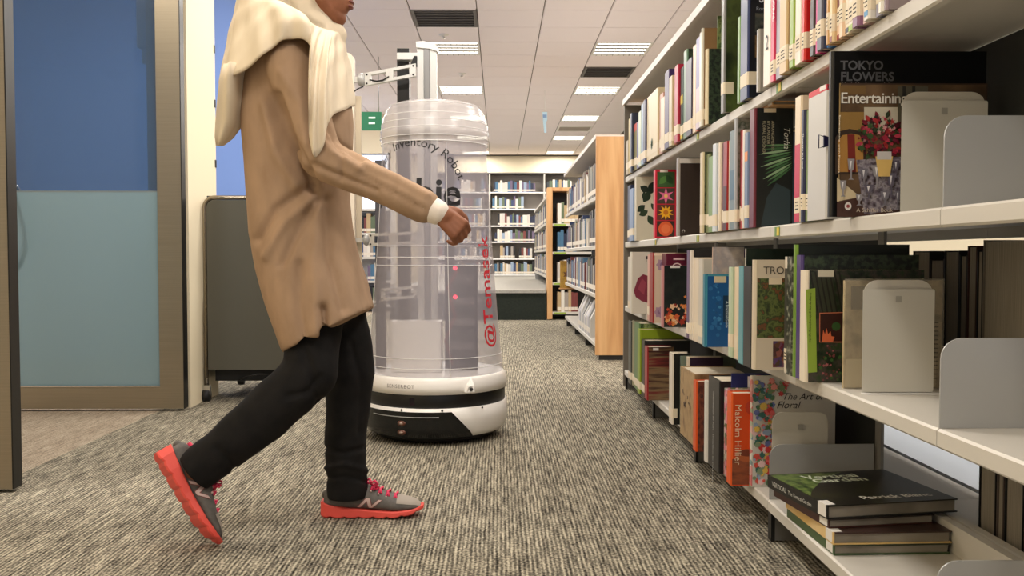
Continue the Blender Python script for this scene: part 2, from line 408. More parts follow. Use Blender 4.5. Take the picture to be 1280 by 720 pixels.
# ---- hanging green sign
sg = empty('direction_sign', (-1.43, 10.0, 2.15)); tag(sg, 'green hanging sign with two short white lines, beside the robot', 'sign')
a = onY(452, 163, 10.0); b = onY(477, 140, 10.0)
W(MB().box(a.x - .25, b.x, 9.99, 10.01, a.z, b.z), 'board', mat((18, 100, 62), 0.5), sg)
W(MB().box(a.x + .08, a.x + .155, 9.987, 9.99, b.z - .075, b.z - .055), 'lettering', mat((210, 235, 215), .5), sg)
W(MB().box(a.x + .08, a.x + .150, 9.987, 9.99, b.z - .135, b.z - .115), 'lettering', mat((210, 235, 215), .5), sg)
for xx in (a.x - .2, b.x - .03): W(MB().tube([(xx, 10, b.z), (xx, 10, CEIL)], .004, 6), 'hanger', M_chrome, sg)
# ---- small hanging tag
ht = empty('hanging_tag', (0.58, 12.0, 2.35)); tag(ht, 'small pale blue paper tag hanging from the ceiling in the aisle', 'tag')
a = onY(678, 166, 12.0); b = onY(684, 140, 12.0)
W(MB().prism([(a.x, b.z), (b.x, b.z), (b.x, b.z - .11), (b.x - .012, b.z - .13), (b.x - .008, a.z), (b.x - .04, a.z), (a.x + .006, b.z - .1)], 'y', 11.998, 12.002), 'paper', mat((176, 206, 222), .6), ht)
W(MB().prism([(a.x + .008, b.z - .035), (b.x - .008, b.z - .035), (b.x - .008, b.z - .075), (a.x + .008, b.z - .075)], 'y', 11.996, 11.998), 'print', mat((120, 150, 190), .6), ht)
W(MB().tube([((a.x + b.x) / 2, 12, b.z), ((a.x + b.x) / 2, 12, CEIL)], .002, 5), 'string', M_white, ht)
# ================================================================== BOOKCASES
XS = 0.706; XB = 0.976                        # front edge and back of the near side shelves
ZT = {'A': 0.11, 'B': 0.472, 'C': 0.828, 'D': 1.19}
LIP = 0.032
JO = [0.53, 1.427, 2.327, 3.227, 4.127, 5.02]
bc = empty('bookcase', (1.0, 2.8, 0)); tag(bc, 'long grey steel double sided library bookcase on the right of the aisle', 'bookcase')
def shelf_mb(y0, y1, zt, mirror=False, lip=LIP):
    f = (lambda x: 2.0 - x) if mirror else (lambda x: x)
    m = MB(); s = sorted
    def bx(x0, x1, a, b, c, d): p, q = s((f(x0), f(x1))); m.box(p, q, a, b, c, d)
    e = 0.004
    # sheet with a folded front lip (rounded nose) and a back upstand
    prof = [(XS + .004, zt - lip), (XS, zt - lip + .004), (XS, zt - .004), (XS + .004, zt), (XB, zt), (XB, zt + .062), (XB + .02, zt + .062), (XB + .02, zt - .004), (XS + .018, zt - .004), (XS + .018, zt - lip)]
    m.prism([(f(x), z) for x, z in prof], 'y', y0 + .0012, y1 - .0012)
    return m
def plate_mb(y, zt, h=0.146):
    return MB().prism(rrect(XS + .004, XB + .01, zt + .0005, zt + h, .034, 6, (0, 0, 0, 1)), 'y', y - .0014, y + .0014)
for k, zt in ZT.items():
    for a, b in zip(JO[:-1], JO[1:]):
        W(shelf_mb(a, b, zt), 'shelf', M_shelf, bc, True)
        W(shelf_mb(a, b, zt, True), 'shelf', M_shelf, bc, True)
for j in JO: # uprights and feet
    W(MB().box(0.985 + .011, 1.015 - .011, j - .018, j + .018, 0.02, 1.6), 'upright', mat((150, 148, 142), .4, .3), bc)
    ft = W(MB().box(0.722, 1.278, j - .012, j + .012, 0.004, 0.077), 'foot', mat((120, 118, 114), .4, .3), bc)
    W(MB().box(0.712, 0.7219, j - .014, j + .014, 0.002, 0.077), 'foot_cap', M_black, ft)
cp = MB().prism([(0.692, 1.592), (0.692, 1.622), (1.308, 1.622), (1.308, 1.592), (1.29, 1.592), (1.29, 1.612), (0.71, 1.612), (0.71, 1.592)], 'y', 0.5, 5.05)
W(cp, 'canopy', mat((206, 200, 194), .4), bc, True)
ep = MB().box(0.70, 1.30, 5.021, 5.040, 0.02, 1.591); W(ep, 'end_panel', mat((120, 112, 100), .5), bc)
M_back_shade = mat((38, 40, 38), 0.6)  # added dark sheets: shade behind the books is put into their colour
for zt in (ZT['C'], ZT['D']):
    for a, b in zip(JO[1:-1], JO[2:]): W(MB().box(0.9985, 1.0015, a + .02, b - .02, zt + .065, zt + .355 if zt < 1 else 1.59), 'back_panel', M_back_shade, bc)
W(MB().box(0.9985, 1.0015, JO[0] + .02, JO[1] - .02, ZT['C'] + .065, 1.15), 'back_panel', M_back_shade, bc)
for a, b in zip(JO[2:-1], JO[3:]):
    for zt in (ZT['A'], ZT['B']): W(MB().box(0.9985, 1.0015, a + .02, b - .02, zt + .065, zt + .32), 'back_panel', M_back_shade, bc)
# coloured shelf markers on the lips
M_y, M_g = mat((214, 190, 60), .5), mat((108, 142, 78), .5)
for k, px in (('D', 975), ('D', 873), ('C', 973), ('C', 820), ('C', 873), ('B', 880)):
    y = solveY(px, XS, ZT[k])
    W(MB().box(XS - .0015, XS + .0, y - .012, y + .026, ZT[k] - .028, ZT[k] - .004), 'shelf_marker', M_g, bc)
    W(MB().box(XS - .0025, XS - .0015, y - .012, y + .006, ZT[k] - .026, ZT[k] - .006), 'shelf_marker', M_y, bc)
# low white cabinet in the next aisle, seen through the bottom bay
cb = empty('cabinet', (1.5, 2.8, 0)); tag(cb, 'low white cabinet in the next aisle, seen through the bottom bay of the bookcase', 'cabinet')
M_cab = mat((226, 232, 240), .5)
for a, b in ((1.45, 3.35), (3.356, 4.6)): W(MB().box(1.50, 1.52, a, b, 0.10, 0.74), 'door', M_cab, cb)
W(MB().box(1.521, 1.9, 1.45, 4.6, 0.10, 0.74), 'body', M_cab, cb); W(MB().box(1.335, 1.9, 1.45, 4.6, 0.0, 0.098), 'base', M_cab, cb)
W(MB().ball((1.495, 3.45, .33), .009, 8), 'knob', M_black, cb)

# ------------------------------------------------------------------ books
M_pages = art('noise', [(196, 184, 160), (226, 216, 194)], (9, 900, 9), 0.8)
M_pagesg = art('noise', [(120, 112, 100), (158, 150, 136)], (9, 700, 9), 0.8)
M_label = mat((228, 214, 188), 0.5)
M_ink = mat((46, 42, 40), 0.6)
def book_parts(root, t, h, d, spine, near, far=None, pages=None, label=True, bands=(), lab_z=0.022, ink=False):
    """root at the foot of the spine; +x into the shelf, -y the cover that faces the camera"""
    b = min(0.0028, t * .25); y0, y1 = -t / 2, t / 2
    cv = MB()
    r = min(0.004, t * .3)
    cv.prism([(r, y0), (0, y0 + r), (0, y1 - r), (r, y1), (r + b, y1), (r + b, y0)], 'z', 0, h, 0)
    cv.box(r + b, d, y0, y0 + b, 0, h, 1); cv.box(r + b, d, y1 - b, y1, 0, h, 2)
    cv.build('cover', [spine, near, far or spine], root)
    MB().box(r + b, d - .004, y0 + b, y1 - b, .0035, h - .0035).build('pages', pages or M_pages, root)
    if label and t > 0.0055:
        lb = MB().prism([(min(.03, d * .3), y0 - .0005), (r, y0 - .0005), (-.0006, y0 + r), (-.0006, y1 - r), (.001, y1 - r), (.001, y0 + r + .0005), (r + .0004, y0 + .0001), (min(.03, d * .3), y0 + .0001)], 'z', lab_z, lab_z + .036).build('spine_label', M_label, root)
        if ink:
            k = MB()
            for q in range(3):
                k.box(-.0010, -.0007, -t * .26, t * .22, lab_z + .008 + q * .008, lab_z + .0105 + q * .008)
            k.build('call_number', M_ink, lb)
    for z0, z1, c in bands:
        MB().box(-.0004, .0012, y0 + r, y1 - r, h * z0, h * z1).build('spine_print', mat(c, .4), root)
RJ = random.Random(5); BOOKS = {}; SPANS = {k: [] for k in 'ABCD'}
ROWNAME = {'A': 'bottom shelf', 'B': 'second shelf up', 'C': 'third shelf up', 'D': 'fourth shelf up'}
def row(key, specs, X=0.70):
    """specs, far to near: (px0, px1, top, colour name, spine rgb, near cover, options)"""
    prev = 99; n = 0
    for sp in specs:
        px0, px1, top, cname, scol, near = sp[:6]; o = sp[6] if len(sp) > 6 else {}
        x = o.get('X', X); zt = ZT[key]; jx = RJ.uniform(-.007, .007) if 'key' not in o else 0
        xr = x if o.get('own', abs(x - X) < .034) else X
        Y0 = min(solveY(px0, xr, zt + .1), prev); Y1 = min(solveY(px1, xr, zt + .1), Y0 - .005); prev = Y1
        t = Y0 - Y1 - .001; Y0 -= .0005; Y1 += .0005
        h = o.get('h') or solveZ(top, x, Y1) - zt
        h = max(.12, min(h, 0.395 if key == 'D' else (0.318 if x > 0.705 else 0.36)))
        if not o.get('over') and key != 'D': h = min(h, 0.322)
        d = o.get('d', 0.205); n += 1
        r = empty('book', (x, (Y0 + Y1) / 2, zt + .0005))
        ms = mat(deep(scol), 0.35) if isinstance(scol, tuple) else scol; r.location.x += jx
        mn = ms if near is None else (mat(deep(near), 0.35) if isinstance(near, tuple) else near)
        book_parts(r, t, h, d, ms, mn, label=o.get('label', True), bands=o.get('bands', ()), lab_z=o.get('lab_z', .022) + RJ.uniform(-.006, .008), ink=o.get('ink', px1 > 950), pages=o.get('pages'))
        lab = o.get('lab') or '%s %s book, %s from the far end, %s of near bookcase' % ('thick' if t > .035 else 'slim' if t < .014 else 'medium', cname, ordinal(n), ROWNAME[key])
        tag(r, lab, 'book', 'books on the %s of the near bookcase' % ROWNAME[key])
        SPANS[key].append((Y1, Y0, h))
        if 'key' in o: BOOKS[o['key']] = (r, t, h, d)
nz = art
leaf_dark = nz('noise', [(14, 18, 14), (24, 34, 24), (58, 72, 50), (18, 26, 20)], (70, 70, 70), .35)
leaf_olive = nz('noise', [(26, 30, 24), (58, 66, 44), (96, 100, 70), (40, 48, 30)], (32, 32, 32), .35)
leaf_mid = nz('noise', [(30, 48, 26), (70, 96, 50), (128, 140, 86), (44, 66, 34)], (60, 60, 60), .35)
foil = nz('noise', [(70, 66, 58), (128, 122, 110), (60, 70, 54), (150, 148, 140)], (30, 30, 30), .3)
C = dict
row('D', [
 (782.5, 784.5, 175, 'tan white', (196, 182, 160), None), (784.5, 787, 147, 'olive yellow', (178, 154, 60), (70, 64, 40)), (787, 789, 165, 'pale blue', (176, 186, 206), None),
 (789, 791, 141, 'slate grey', (70, 78, 98), (58, 62, 80), C(lab='tall slate grey book with pale rim near the far end of the fourth shelf up')),
 (791, 794.5, 153, 'olive gold', (128, 118, 50), None, C(bands=((.84, 1, (190, 60, 40)),))), (794.5, 798, 150, 'violet blue', (104, 104, 160), None), (798, 801, 138, 'pale green', (206, 216, 196), None),
 (801, 805.5, 127, 'light steel blue', (140, 166, 194), None), (805.5, 808.5, 124, 'navy', (52, 58, 96), None),
 (808.5, 822, 109, 'cream', (222, 206, 172), None, C(key='cream', lab='thick cream book with a green sprig printed low on its spine')),
 (822.5, 827, 115, 'dusty pink', (206, 160, 142), None), (827, 832, 120, 'ivory', (228, 212, 192), None), (832, 837.5, 86, 'deep purple', (66, 48, 96), None),
 (837.5, 841.5, 94, 'beige', (206, 192, 158), None), (841.5, 844, 87, 'salmon', (214, 140, 120), None), (844, 848.5, 80, 'crimson', (176, 48, 72), None),
 (848.5, 852, 83, 'dark green', (30, 66, 52), None, C(bands=((.5, .62, (214, 190, 70)), (.02, .1, (214, 190, 70))))),
 (852, 856, 61, 'grey green', (110, 140, 116), leaf_dark), (856, 863.5, 71, 'dark aubergine', (44, 36, 60), (26, 28, 44)),
 (863.5, 867.5, 55, 'cream', (232, 212, 184), None), (867.5, 870.5, 57, 'coral', (222, 110, 100), None), (870.5, 875.5, 45, 'lavender', (140, 138, 184), None, C(bands=((0, .45, (206, 190, 200)),))),
 (875.5, 878, 40, 'white', (226, 224, 214), None), (878, 879.6, 35, 'tall pale', (214, 208, 190), (150, 120, 84)),
 (878.6, 879.6, 20, 'moss green', (92, 124, 74), leaf_mid, C(X=.732, d=.1, label=False, lab='moss green book set back behind the cream spined leafy book')),
 (879.6, 882.5, 61, 'cream', (228, 214, 182), leaf_dark, C(label=False, lab='cream spined book with a black leaf patterned cover facing the camera', d=.17)),
 (902, 906, -6, 'grey', (120, 120, 118), nz('noise', [(20, 22, 16), (44, 52, 30), (74, 86, 42), (26, 30, 22)], (14, 14, 9), .3), C(d=.15, lab='tall grey spined book with a dark olive misty forest cover', lab_z=.05)),
 (921.5, 925, 20, 'bright green', (110, 150, 70), None, C(label=False)),
 (925, 934.5, -10, 'navy', (36, 52, 96), (12, 14, 22), C(key='sky', d=.2, lab='navy spined book with a black photo cover starting Sk', lab_z=.035)),
 (944, 947, 36, 'pale grey', (176, 172, 164), (164, 160, 152), C(label=False, d=.10, lab='pale grey board before the white spined book with a handwritten 2')),
 (954, 963, -30, 'white', (236, 226, 214), None, C(key='two', label=False, lab='white spined book with script and a large black 2')),
 (963, 968, -30, 'crimson', (206, 44, 92), None, C(key='floral', lab='crimson spined book lettered FLORAL in white')),
 (968, 977, -30, 'lavender grey', (170, 164, 178), None), (977.5, 987, -30, 'pale tan', (222, 192, 146), None), (987, 990, -30, 'brown', (110, 70, 40), None),
 (990, 996, -30, 'lime green', (152, 180, 76), None), (996, 1004, -30, 'white', (236, 224, 210), None), (1004, 1008.5, -30, 'red', (206, 46, 44), None),
 (1008.5, 1013.5, -30, 'wine red', (148, 34, 38), None), (1013.5, 1019, -30, 'black brown', (52, 34, 34), None), (1019, 1024, -30, 'magenta', (216, 70, 150), None),
 (1024, 1031, -30, 'slate', (84, 84, 100), None), (1031, 1036.5, -30, 'sky blue', (84, 140, 200), None), (1036.5, 1040, -30, 'gold tan', (214, 170, 110), None),
 (1040, 1045, -30, 'cream and maroon', (230, 206, 164), None, C(bands=((0, .09, (130, 40, 40)),))), (1045, 1050, -30, 'brown topped cream', (232, 200, 170), None, C(bands=((.32, 1, (112, 44, 36)), (0, .08, (150, 40, 44))))),
 (1050, 1056, -30, 'peach', (236, 206, 176), None), (1056, 1062, -30, 'cream and black', (232, 216, 190), None, C(bands=((.02, .10, (24, 26, 34)),))),
 (1062, 1069, -30, 'white and lime', (236, 224, 206), None, C(bands=((0, .10, (156, 184, 70)),))), (1069, 1077, -30, 'mauve', (150, 112, 140), None),
 (1077, 1083, -30, 'pink white', (236, 210, 204), None), (1083, 1090, -30, 'blue wedged white', (236, 230, 220), None, C(bands=((.06, .16, (60, 140, 190)),))),
 (1090, 1098, -30, 'lilac grey', (176, 174, 190), None), (1098.5, 1104, -30, 'white', (240, 236, 226), None), (1104, 1108, -30, 'greyed lilac', (160, 142, 150), (170, 156, 154), C(lab='greyed lilac book nearest the camera on the fourth shelf', d=.16)),
], X=0.69)
row('C', [
 (784.5, 788, 231, 'dark blue', (40, 52, 84), None), (788, 792.5, 235, 'blue white', (150, 170, 200), None),
 (793, 795, 216, 'white', (214, 208, 190), (226, 220, 200), C(key='leafbook', d=.115, label=False, lab='white covered book with dark green leaves facing the camera')),
 (816.5, 819, 212, 'crimson', (206, 40, 66), (206, 40, 66), C(key='redflower', d=.098, label=False, lab='crimson framed book with lily, daisy and orange flower pictures')),
 (845, 848, 197, 'pale grey', (168, 160, 152), nz('noise', [(34, 24, 20), (48, 34, 27), (42, 30, 24)], (30, 30, 3), .4), C(key='brown', d=.12, label=False, lab='dark brown covered book with pale grey spine facing the camera')),
 (876.5, 880, 190, 'cream', (214, 200, 168), leaf_olive), (880, 884, 192, 'olive', (124, 132, 86), leaf_olive), (884, 890.5, 194, 'leaf green', (132, 160, 96), leaf_mid), (890.5, 895, 179, 'white', (214, 220, 224), None),
 (895, 897.5, 190, 'navy', (34, 40, 64), None), (897.5, 900, 178, 'ivory', (232, 218, 196), None), (900, 904, 178, 'dark red', (96, 24, 26), None), (904, 909, 176, 'red', (150, 34, 34), None, C(bands=((0, .5, (70, 18, 20)),))),
 (909, 912.5, 175, 'cream', (230, 214, 186), None), (912.5, 919, 162, 'grey teal', (120, 136, 140), None, C(bands=((.3, .6, (70, 104, 124)),))), (919, 921.5, 146, 'silver', (176, 178, 180), foil, C(d=.08)),
 (921.5, 925, 162, 'dark red', (140, 40, 36), None), (925, 928.5, 163, 'vermilion', (190, 66, 44), None), (928.5, 931.5, 162, 'white', (228, 220, 208), None), (931.5, 936, 165, 'grey blue', (120, 136, 164), None, C(bands=((.7, .8, (226, 140, 60)),))),
 (936, 942.5, 134, 'maroon', (104, 28, 50), (22, 28, 28), C(key='palm', d=.105, label=False, lab='maroon spined book with a black cover of fanned green leaves')),
 (992.5, 1000.5, 119, 'cream and crimson', (234, 218, 192), None, C(key='cc', bands=((0, .62, (196, 30, 74)),), lab='cream topped spine turning crimson below, beside the black leaf book')),
 (1000.5, 1004.5, 137, 'navy', (26, 32, 70), None, C(key='love', lab='slim navy spine with white lettering beside the thick grey slipcase')), (1004.5, 1009, 137, 'olive green', (120, 138, 70), None),
 (1009, 1033, 112, 'pale grey', (206, 204, 200), (196, 194, 190), C(key='box', label=False, lab='very thick pale grey slipcase with a dark clip on its edge', h=.272)),
 (1034, 1038, 65, 'black', (16, 17, 20), mat((7, 7, 8), .5, 0, .2), C(key='tokyo', X=.66, d=.31, h=.328, over=True, label=False, lab='tall black book with grey capitals, jutting past the shelf edge')),
 (1038.5, 1045, 105, 'gold brown', (150, 128, 88), (70, 52, 40), C(key='ent', X=.675, d=.295, h=.264, lab='book with a red bouquet and wine glasses on its cover')),
], X=0.692)
row('B', [
 (784, 787, 321, 'white', (214, 208, 196), None), (787, 789.5, 315, 'white', (226, 220, 206), (226, 220, 208), C(key='amar', d=.10, label=False, lab='white covered book with a burgundy amaryllis bloom')),
 (808, 811, 318, 'pink', (220, 176, 160), None), (811.5, 816, 316, 'red', (150, 44, 40), (220, 204, 182), C(key='mauve', d=.15, label=False, lab='red spined cream book printed with mauve flowers')),
 (816, 821, 317, 'maroon', (96, 26, 50), (96, 26, 50), C(X=.672, label=False, lab='maroon book set back with a pale ring on its cover', key='ring', d=.12)),
 (826, 828, 332, 'pink', (206, 150, 150), nz('noise', [(16, 20, 16), (26, 34, 28), (40, 40, 34)], (40, 40, 40), .35), C(key='orange', d=.125, label=False, lab='dark covered book with orange flowers along its foot')),
 (857.5, 861, 313, 'purple', (96, 70, 110), None), (861, 864, 313, 'black and white', (214, 204, 190), (18, 18, 20), C(d=.07)), (864, 866, 322, 'white', (226, 214, 196), None), (866, 871, 323, 'cream', (226, 212, 190), None),
 (871, 876, 324, 'grey white', (206, 200, 188), None), (876.5, 878, 309, 'pale pink', (214, 190, 176), nz('noise', [(206, 186, 170), (170, 160, 160), (220, 206, 196)], (20, 20, 20), .3), C(X=.668, d=.1, label=False)),
 (878, 881, 343, 'teal rimmed', (58, 130, 150), (24, 92, 150), C(key='planting', d=.098, X=0.627, label=False, lab='bright blue book with a dark title block, third shelf from top')),
 (911, 915, 334, 'pale mint', (196, 210, 184), None), (915, 920, 334, 'cream', (232, 214, 188), None), (920, 922.5, 311, 'dark green', (216, 210, 200), (16, 30, 20), C(label=False, d=.16, X=.652)),
 (922.5, 928.5, 333, 'light teal', (110, 168, 178), None, C(X=0.622, label=False)), (928.5, 939, 333, 'black', (20, 22, 24), None, C(X=0.622, key='blk', label=False, lab='black spined book beside the cream book with a jungle photo')),
 (939, 943, 325, 'cream', (214, 202, 180), (216, 204, 184), C(key='tropi', X=0.622, d=.088, label=False, lab='cream book with a jungle photo under a capital title')),
 (976.5, 981, 321, 'white and black', (224, 216, 200), (24, 24, 22), C(own=True, X=.672, bands=((.1, .9, (60, 58, 52)),))), (981, 988.5, 321, 'black leafy', nz('noise', [(16, 18, 14), (40, 46, 30), (170, 170, 150)], (60, 60, 60), .4), None, C(own=True, X=.672, label=False)),
 (988.5, 992, 306, 'lime green', (122, 158, 62), (12, 22, 12), C(d=.26, own=True, X=.672, label=False)), (992, 998.5, 319, 'purple', (78, 62, 118), leaf_dark, C(d=.265, own=True, X=.672, label=False, lab='purple spined book with a dark leafy cover and white tab')),
 (999, 1007, 338, 'white', (236, 226, 206), nz('noise', [(14, 22, 12), (28, 46, 22), (70, 60, 54), (36, 64, 26)], (45, 45, 45), .35), C(key='limestrip', d=.26, own=True, X=.672, label=False, lab='white spined garden book with a lime title strip and hand photo')),
], X=0.636)
row('A', [
 (785.5, 789, 402, 'dark grey', (70, 74, 72), None), (789, 792, 400, 'olive', (150, 146, 110), None), (792, 798, 398, 'green', (96, 128, 84), leaf_mid), (798, 801, 412, 'lime', (150, 170, 50), (140, 160, 44)),
 (801, 805, 426, 'black', (26, 26, 28), (30, 30, 30)), (805.5, 809, 434, 'crimson', (150, 40, 44), nz('noise', [(78, 26, 22), (112, 36, 30), (128, 104, 70), (60, 24, 20), (110, 34, 28)], (3, 3, 42), .4), C(key='stripe', d=.118, label=False, lab='dark red book with brown striped cover and white tab')),
 (836, 840, 442, 'white', (222, 214, 200), (24, 24, 24), C(key='bw', d=.07, lab='white spined book with a plain black cover on the bottom shelf')),
 (840, 842, 446, 'grey green', (120, 132, 118), None, C(X=.69, label=False)), (842, 844.5, 447, 'cream rimmed', (224, 210, 190), (52, 34, 56), C(X=.705, d=.13, label=False, lab='cream rimmed book with a dark plum cover behind the kraft book')),
 (850, 867, 468, 'kraft brown', nz('noise', [(150, 122, 84), (170, 142, 100), (120, 92, 60)], (30, 30, 14), .6), None, C(X=0.655, label=False, d=.19, lab='thick kraft brown book with dark blots on the bottom shelf', key='kraft', pages=M_pages)),
 (867, 871, 477, 'orange', (214, 92, 40), nz('noise', [(46, 22, 18), (84, 34, 24), (120, 60, 40), (40, 20, 18)], (50, 50, 30), .4), C(label=False, lab='orange spined book with a dark red brown cover', X=0.645)),
 (881.5, 885, 477, 'white', (220, 216, 208), None, C(label=False, X=0.645)), (885, 899, 477, 'black', (18, 18, 20), None, C(key='dekor', label=False, X=0.645, lab='thick black spine with one long line of white lettering')),
 (899, 901, 467, 'navy', (36, 48, 104), (36, 48, 104), C(X=.678, d=.27, key='dbook', label=False, lab='navy book with a large white D on its cover')),
 (901, 907.5, 487, 'pink floral', nz('voro', [(226, 200, 200), (206, 120, 140), (90, 110, 70), (230, 220, 210)], (60, 60, 60), .4), None, C(label=False, X=0.655)),
 (908, 914, 492, 'orange', (226, 100, 40), (222, 88, 34), C(key='malcolm', X=0.645, d=.17, label=False, lab='orange book with vertical pale lettering and a terracotta pot picture')),
 (932, 938, 470, 'white floral', nz('voro', [(230, 224, 212), (214, 110, 110), (236, 230, 220), (150, 170, 130), (120, 150, 190)], (50, 50, 50), .4), (218, 214, 206), C(key='artfloral', own=True, X=.695, d=.235, label=False, lab='white book with painted flowers down its cover and script title')),
], X=0.655)

for k, zt in ZT.items():
    W(plate_mb(JO[1], zt), 'bracket_plate', M_plate, bc, True)
    if k == 'A': W(plate_mb(JO[2], zt), 'bracket_plate', M_plate, bc, True)
for j in JO[1:-1]:
    if not any(a - .003 < j < b + .003 and h > .27 for a, b, h in SPANS['D']): W(MB().prism([(0.72, 1.61), (0.72, 1.58), (0.80, 1.52), (0.99, 1.47), (0.99, 1.61)], 'y', j - .0015, j + .0015), 'canopy_bracket', M_plate, bc)
# ------------------------------------------------------------------ print on covers and spines
def cov(key): return BOOKS[key]
def polys(key, items, name='cover_print', layer=1):
    """flat printed shapes on the cover that faces the camera; u from the spine, v from the foot, in metres"""
    r, t, h, d = BOOKS[key]; mats = []; mb = MB()
    for i, (pts, c) in enumerate(items):
        m = c if not isinstance(c, tuple) else mat(c, .4)
        if m not in mats: mats.append(m)
        y = -t / 2 - .0004 - .00004 * i - .0004 * (layer - 1)
        mb.add([(u, y, v) for u, v in pts], [list(range(len(pts)))], mats.index(m))
    return mb.build(name, mats, r)
def rc(u0, u1, v0, v1): return [(u0, v0), (u1, v0), (u1, v1), (u0, v1)]
def flower(cu, cv, r, n=6, k=.55, rot=0.0):
    return [(cu + r * (1 if i % 2 else k) * math.cos(rot + PI * i / n), cv + r * (1 if i % 2 else k) * math.sin(rot + PI * i / n)) for i in range(2 * n)]
def disc(cu, cv, r, n=14, ry=None): return [(cu + r * math.cos(2 * PI * i / n), cv + (ry or r) * math.sin(2 * PI * i / n)) for i in range(n)]
def leafp(u, v, ln, wd, a):
    q = []
    for i in range(13):
        s = i / 6 if i <= 6 else (12 - i) / 6; w_ = wd * math.sin(PI * min(s, 1)) * (1 if i <= 6 else -1)
        q.append((u + ln * s * math.cos(a) - w_ * math.sin(a), v + ln * s * math.sin(a) + w_ * math.cos(a)))
    return q[:-1]
def ctext(key, s, u, v, size, c, down=False, layer=3, **k):
    r, t, h, d = BOOKS[key]; o = (u, -t / 2 - .0006 * layer, v)
    return text(r, s, o, (0, 0, -1) if down else (1, 0, 0), (1, 0, 0) if down else (0, 0, 1), size, mat(c, .5), **k)
def stext(key, s, y, v, size, c, down=True, **k):
    r, t, h, d = BOOKS[key]
    return text(r, s, (-.0012, y, v), (0, 0, -1) if down else (0, -1, 0), (0, -1, 0) if down else (0, 0, 1), size, mat(c, .5), **k)
R = random.Random(3)
# cream book, sprig on the spine
r, t, h, d = BOOKS['cream']
m = MB()
for k in range(9):
    a = k * .7; m.add([(-.0012, u, v) for u, v in leafp(0, h * .22, .028, .007, a)], [list(range(12))])
m.build('spine_print', mat((64, 88, 44), .5), r)
# Sk... book
r, t, h, d = BOOKS['sky']
polys('sky', [(rc(.02, .075, h * .62, h * .80), art('noise', [(20, 22, 22), (60, 66, 60), (100, 90, 70)], (50, 50, 50), .4)), (rc(.02, .075, h * .38, h * .59), art('noise', [(30, 24, 18), (120, 90, 50), (60, 50, 40)], (50, 50, 50), .4)), (rc(.02, .075, h * .10, h * .34), (30, 32, 40))])
ctext('sky', 'Sk', .030, solveZ(8, .72, r.location.y) - ZT['D'], .030, (225, 228, 235), bold=.0006)
ctext('sky', 'Roofto', .022, solveZ(18, .72, r.location.y) - ZT['D'], .014, (150, 155, 165))
# 2 and FLORAL
r, t, h, d = BOOKS['two']
z2 = solveZ(60, .69, r.location.y) - ZT['D']
stext('two', '2', .010, z2 - .006, .055, (20, 18, 18), down=False)
stext('floral', 'FLORAL', -.005, solveZ(-6, .69, BOOKS['floral'][0].location.y) - ZT['D'], .019, (245, 235, 235), bold=.0008)
# leaf book
r, t, h, d = BOOKS['leafbook']
its = []
for k in range(11): its.append((leafp(R.uniform(.03, .09), R.uniform(.08, h - .06), R.uniform(.04, .07), R.uniform(.012, .02), R.uniform(0, 6.2)), R.choice([(30, 52, 34), (40, 64, 40), (24, 42, 30)])))
its.append((rc(.002, .05, h - .018, h - .002), (232, 228, 214)))
polys('leafbook', [(p, c) for p, c in its if max(u for u, v in p) < .115 and min(u for u, v in p) > .004 and max(v for u, v in p) < h and min(v for u, v in p) > 0])
# crimson framed flower book: four pictures
r, t, h, d = BOOKS['redflower']; w_ = d - .012; q = (h - .03) / 4
pics = []
bgs = [(58, 44, 34), (96, 50, 40), (70, 60, 50), (60, 92, 48)]
for k in range(4):
    v0 = .008 + k * (q + .004); pics.append((rc(.008, w_, v0, v0 + q), bgs[k]))
v = lambda k: .008 + k * (q + .004) + q / 2
cu = (.008 + w_) / 2
pics += [(disc(cu, v(0), q * .48), (226, 96, 50)), (disc(cu, v(0), q * .30), (236, 120, 70)), (flower(cu, v(1), q * .52, 10, .5), (240, 176, 36)), (disc(cu, v(1), q * .16), (206, 120, 30)), (flower(cu, v(2), q * .55, 6, .38), (226, 110, 150)), (disc(cu, v(2), q * .12), (250, 200, 120))]
pics += [(leafp(cu - .03, v(3) - .02, .05, .014, .8), (84, 130, 60)), (leafp(cu + .03, v(3) - .02, .05, .014, 2.2), (40, 74, 34)), (rc(.02, .055, h - .012, h - .002), (236, 226, 214))]
polys('redflower', pics)
polys('brown', [(rc(.004, BOOKS['brown'][3], BOOKS['brown'][2] - .022, BOOKS['brown'][2] - .004), (206, 198, 190)), (disc(.02, .018, .006), (190, 186, 180)), (disc(.02, .016, .004), (40, 30, 26))])
# black palm-leaf book
r, t, h, d = BOOKS['palm']; its = [([(.02, .005), (.1, .005), (.1, .10), (.06, .12), (.035, .08)], (44, 60, 66))]
for k in range(11):
    a = PI + .02 + k * .062; its.append((leafp(.103, .222 - k * .006, .080 + .006 * (k % 3), .0032, a), [(96, 138, 92), (60, 100, 62), (150, 180, 140)][k % 3]))
its.append((rc(.025, .058, h - .012, h - .001), (230, 216, 190)))
polys('palm', its)
ctext('palm', 'ARRANGEMENTS', .046, h - .035, .0105, (176, 168, 140), down=True); ctext('palm', 'BY A MASTER', .034, h - .035, .0105, (176, 168, 140), down=True); ctext('palm', 'FLORAL DESIGNER', .022, h - .035, .0105, (176, 168, 140), down=True)
ctext('palm', 'Torha', .080, h - .05, .024, (225, 225, 215), down=True, shear=.3)
stext('love', 'Flowers in Love', -.003, .20, .0125, (230, 230, 235))
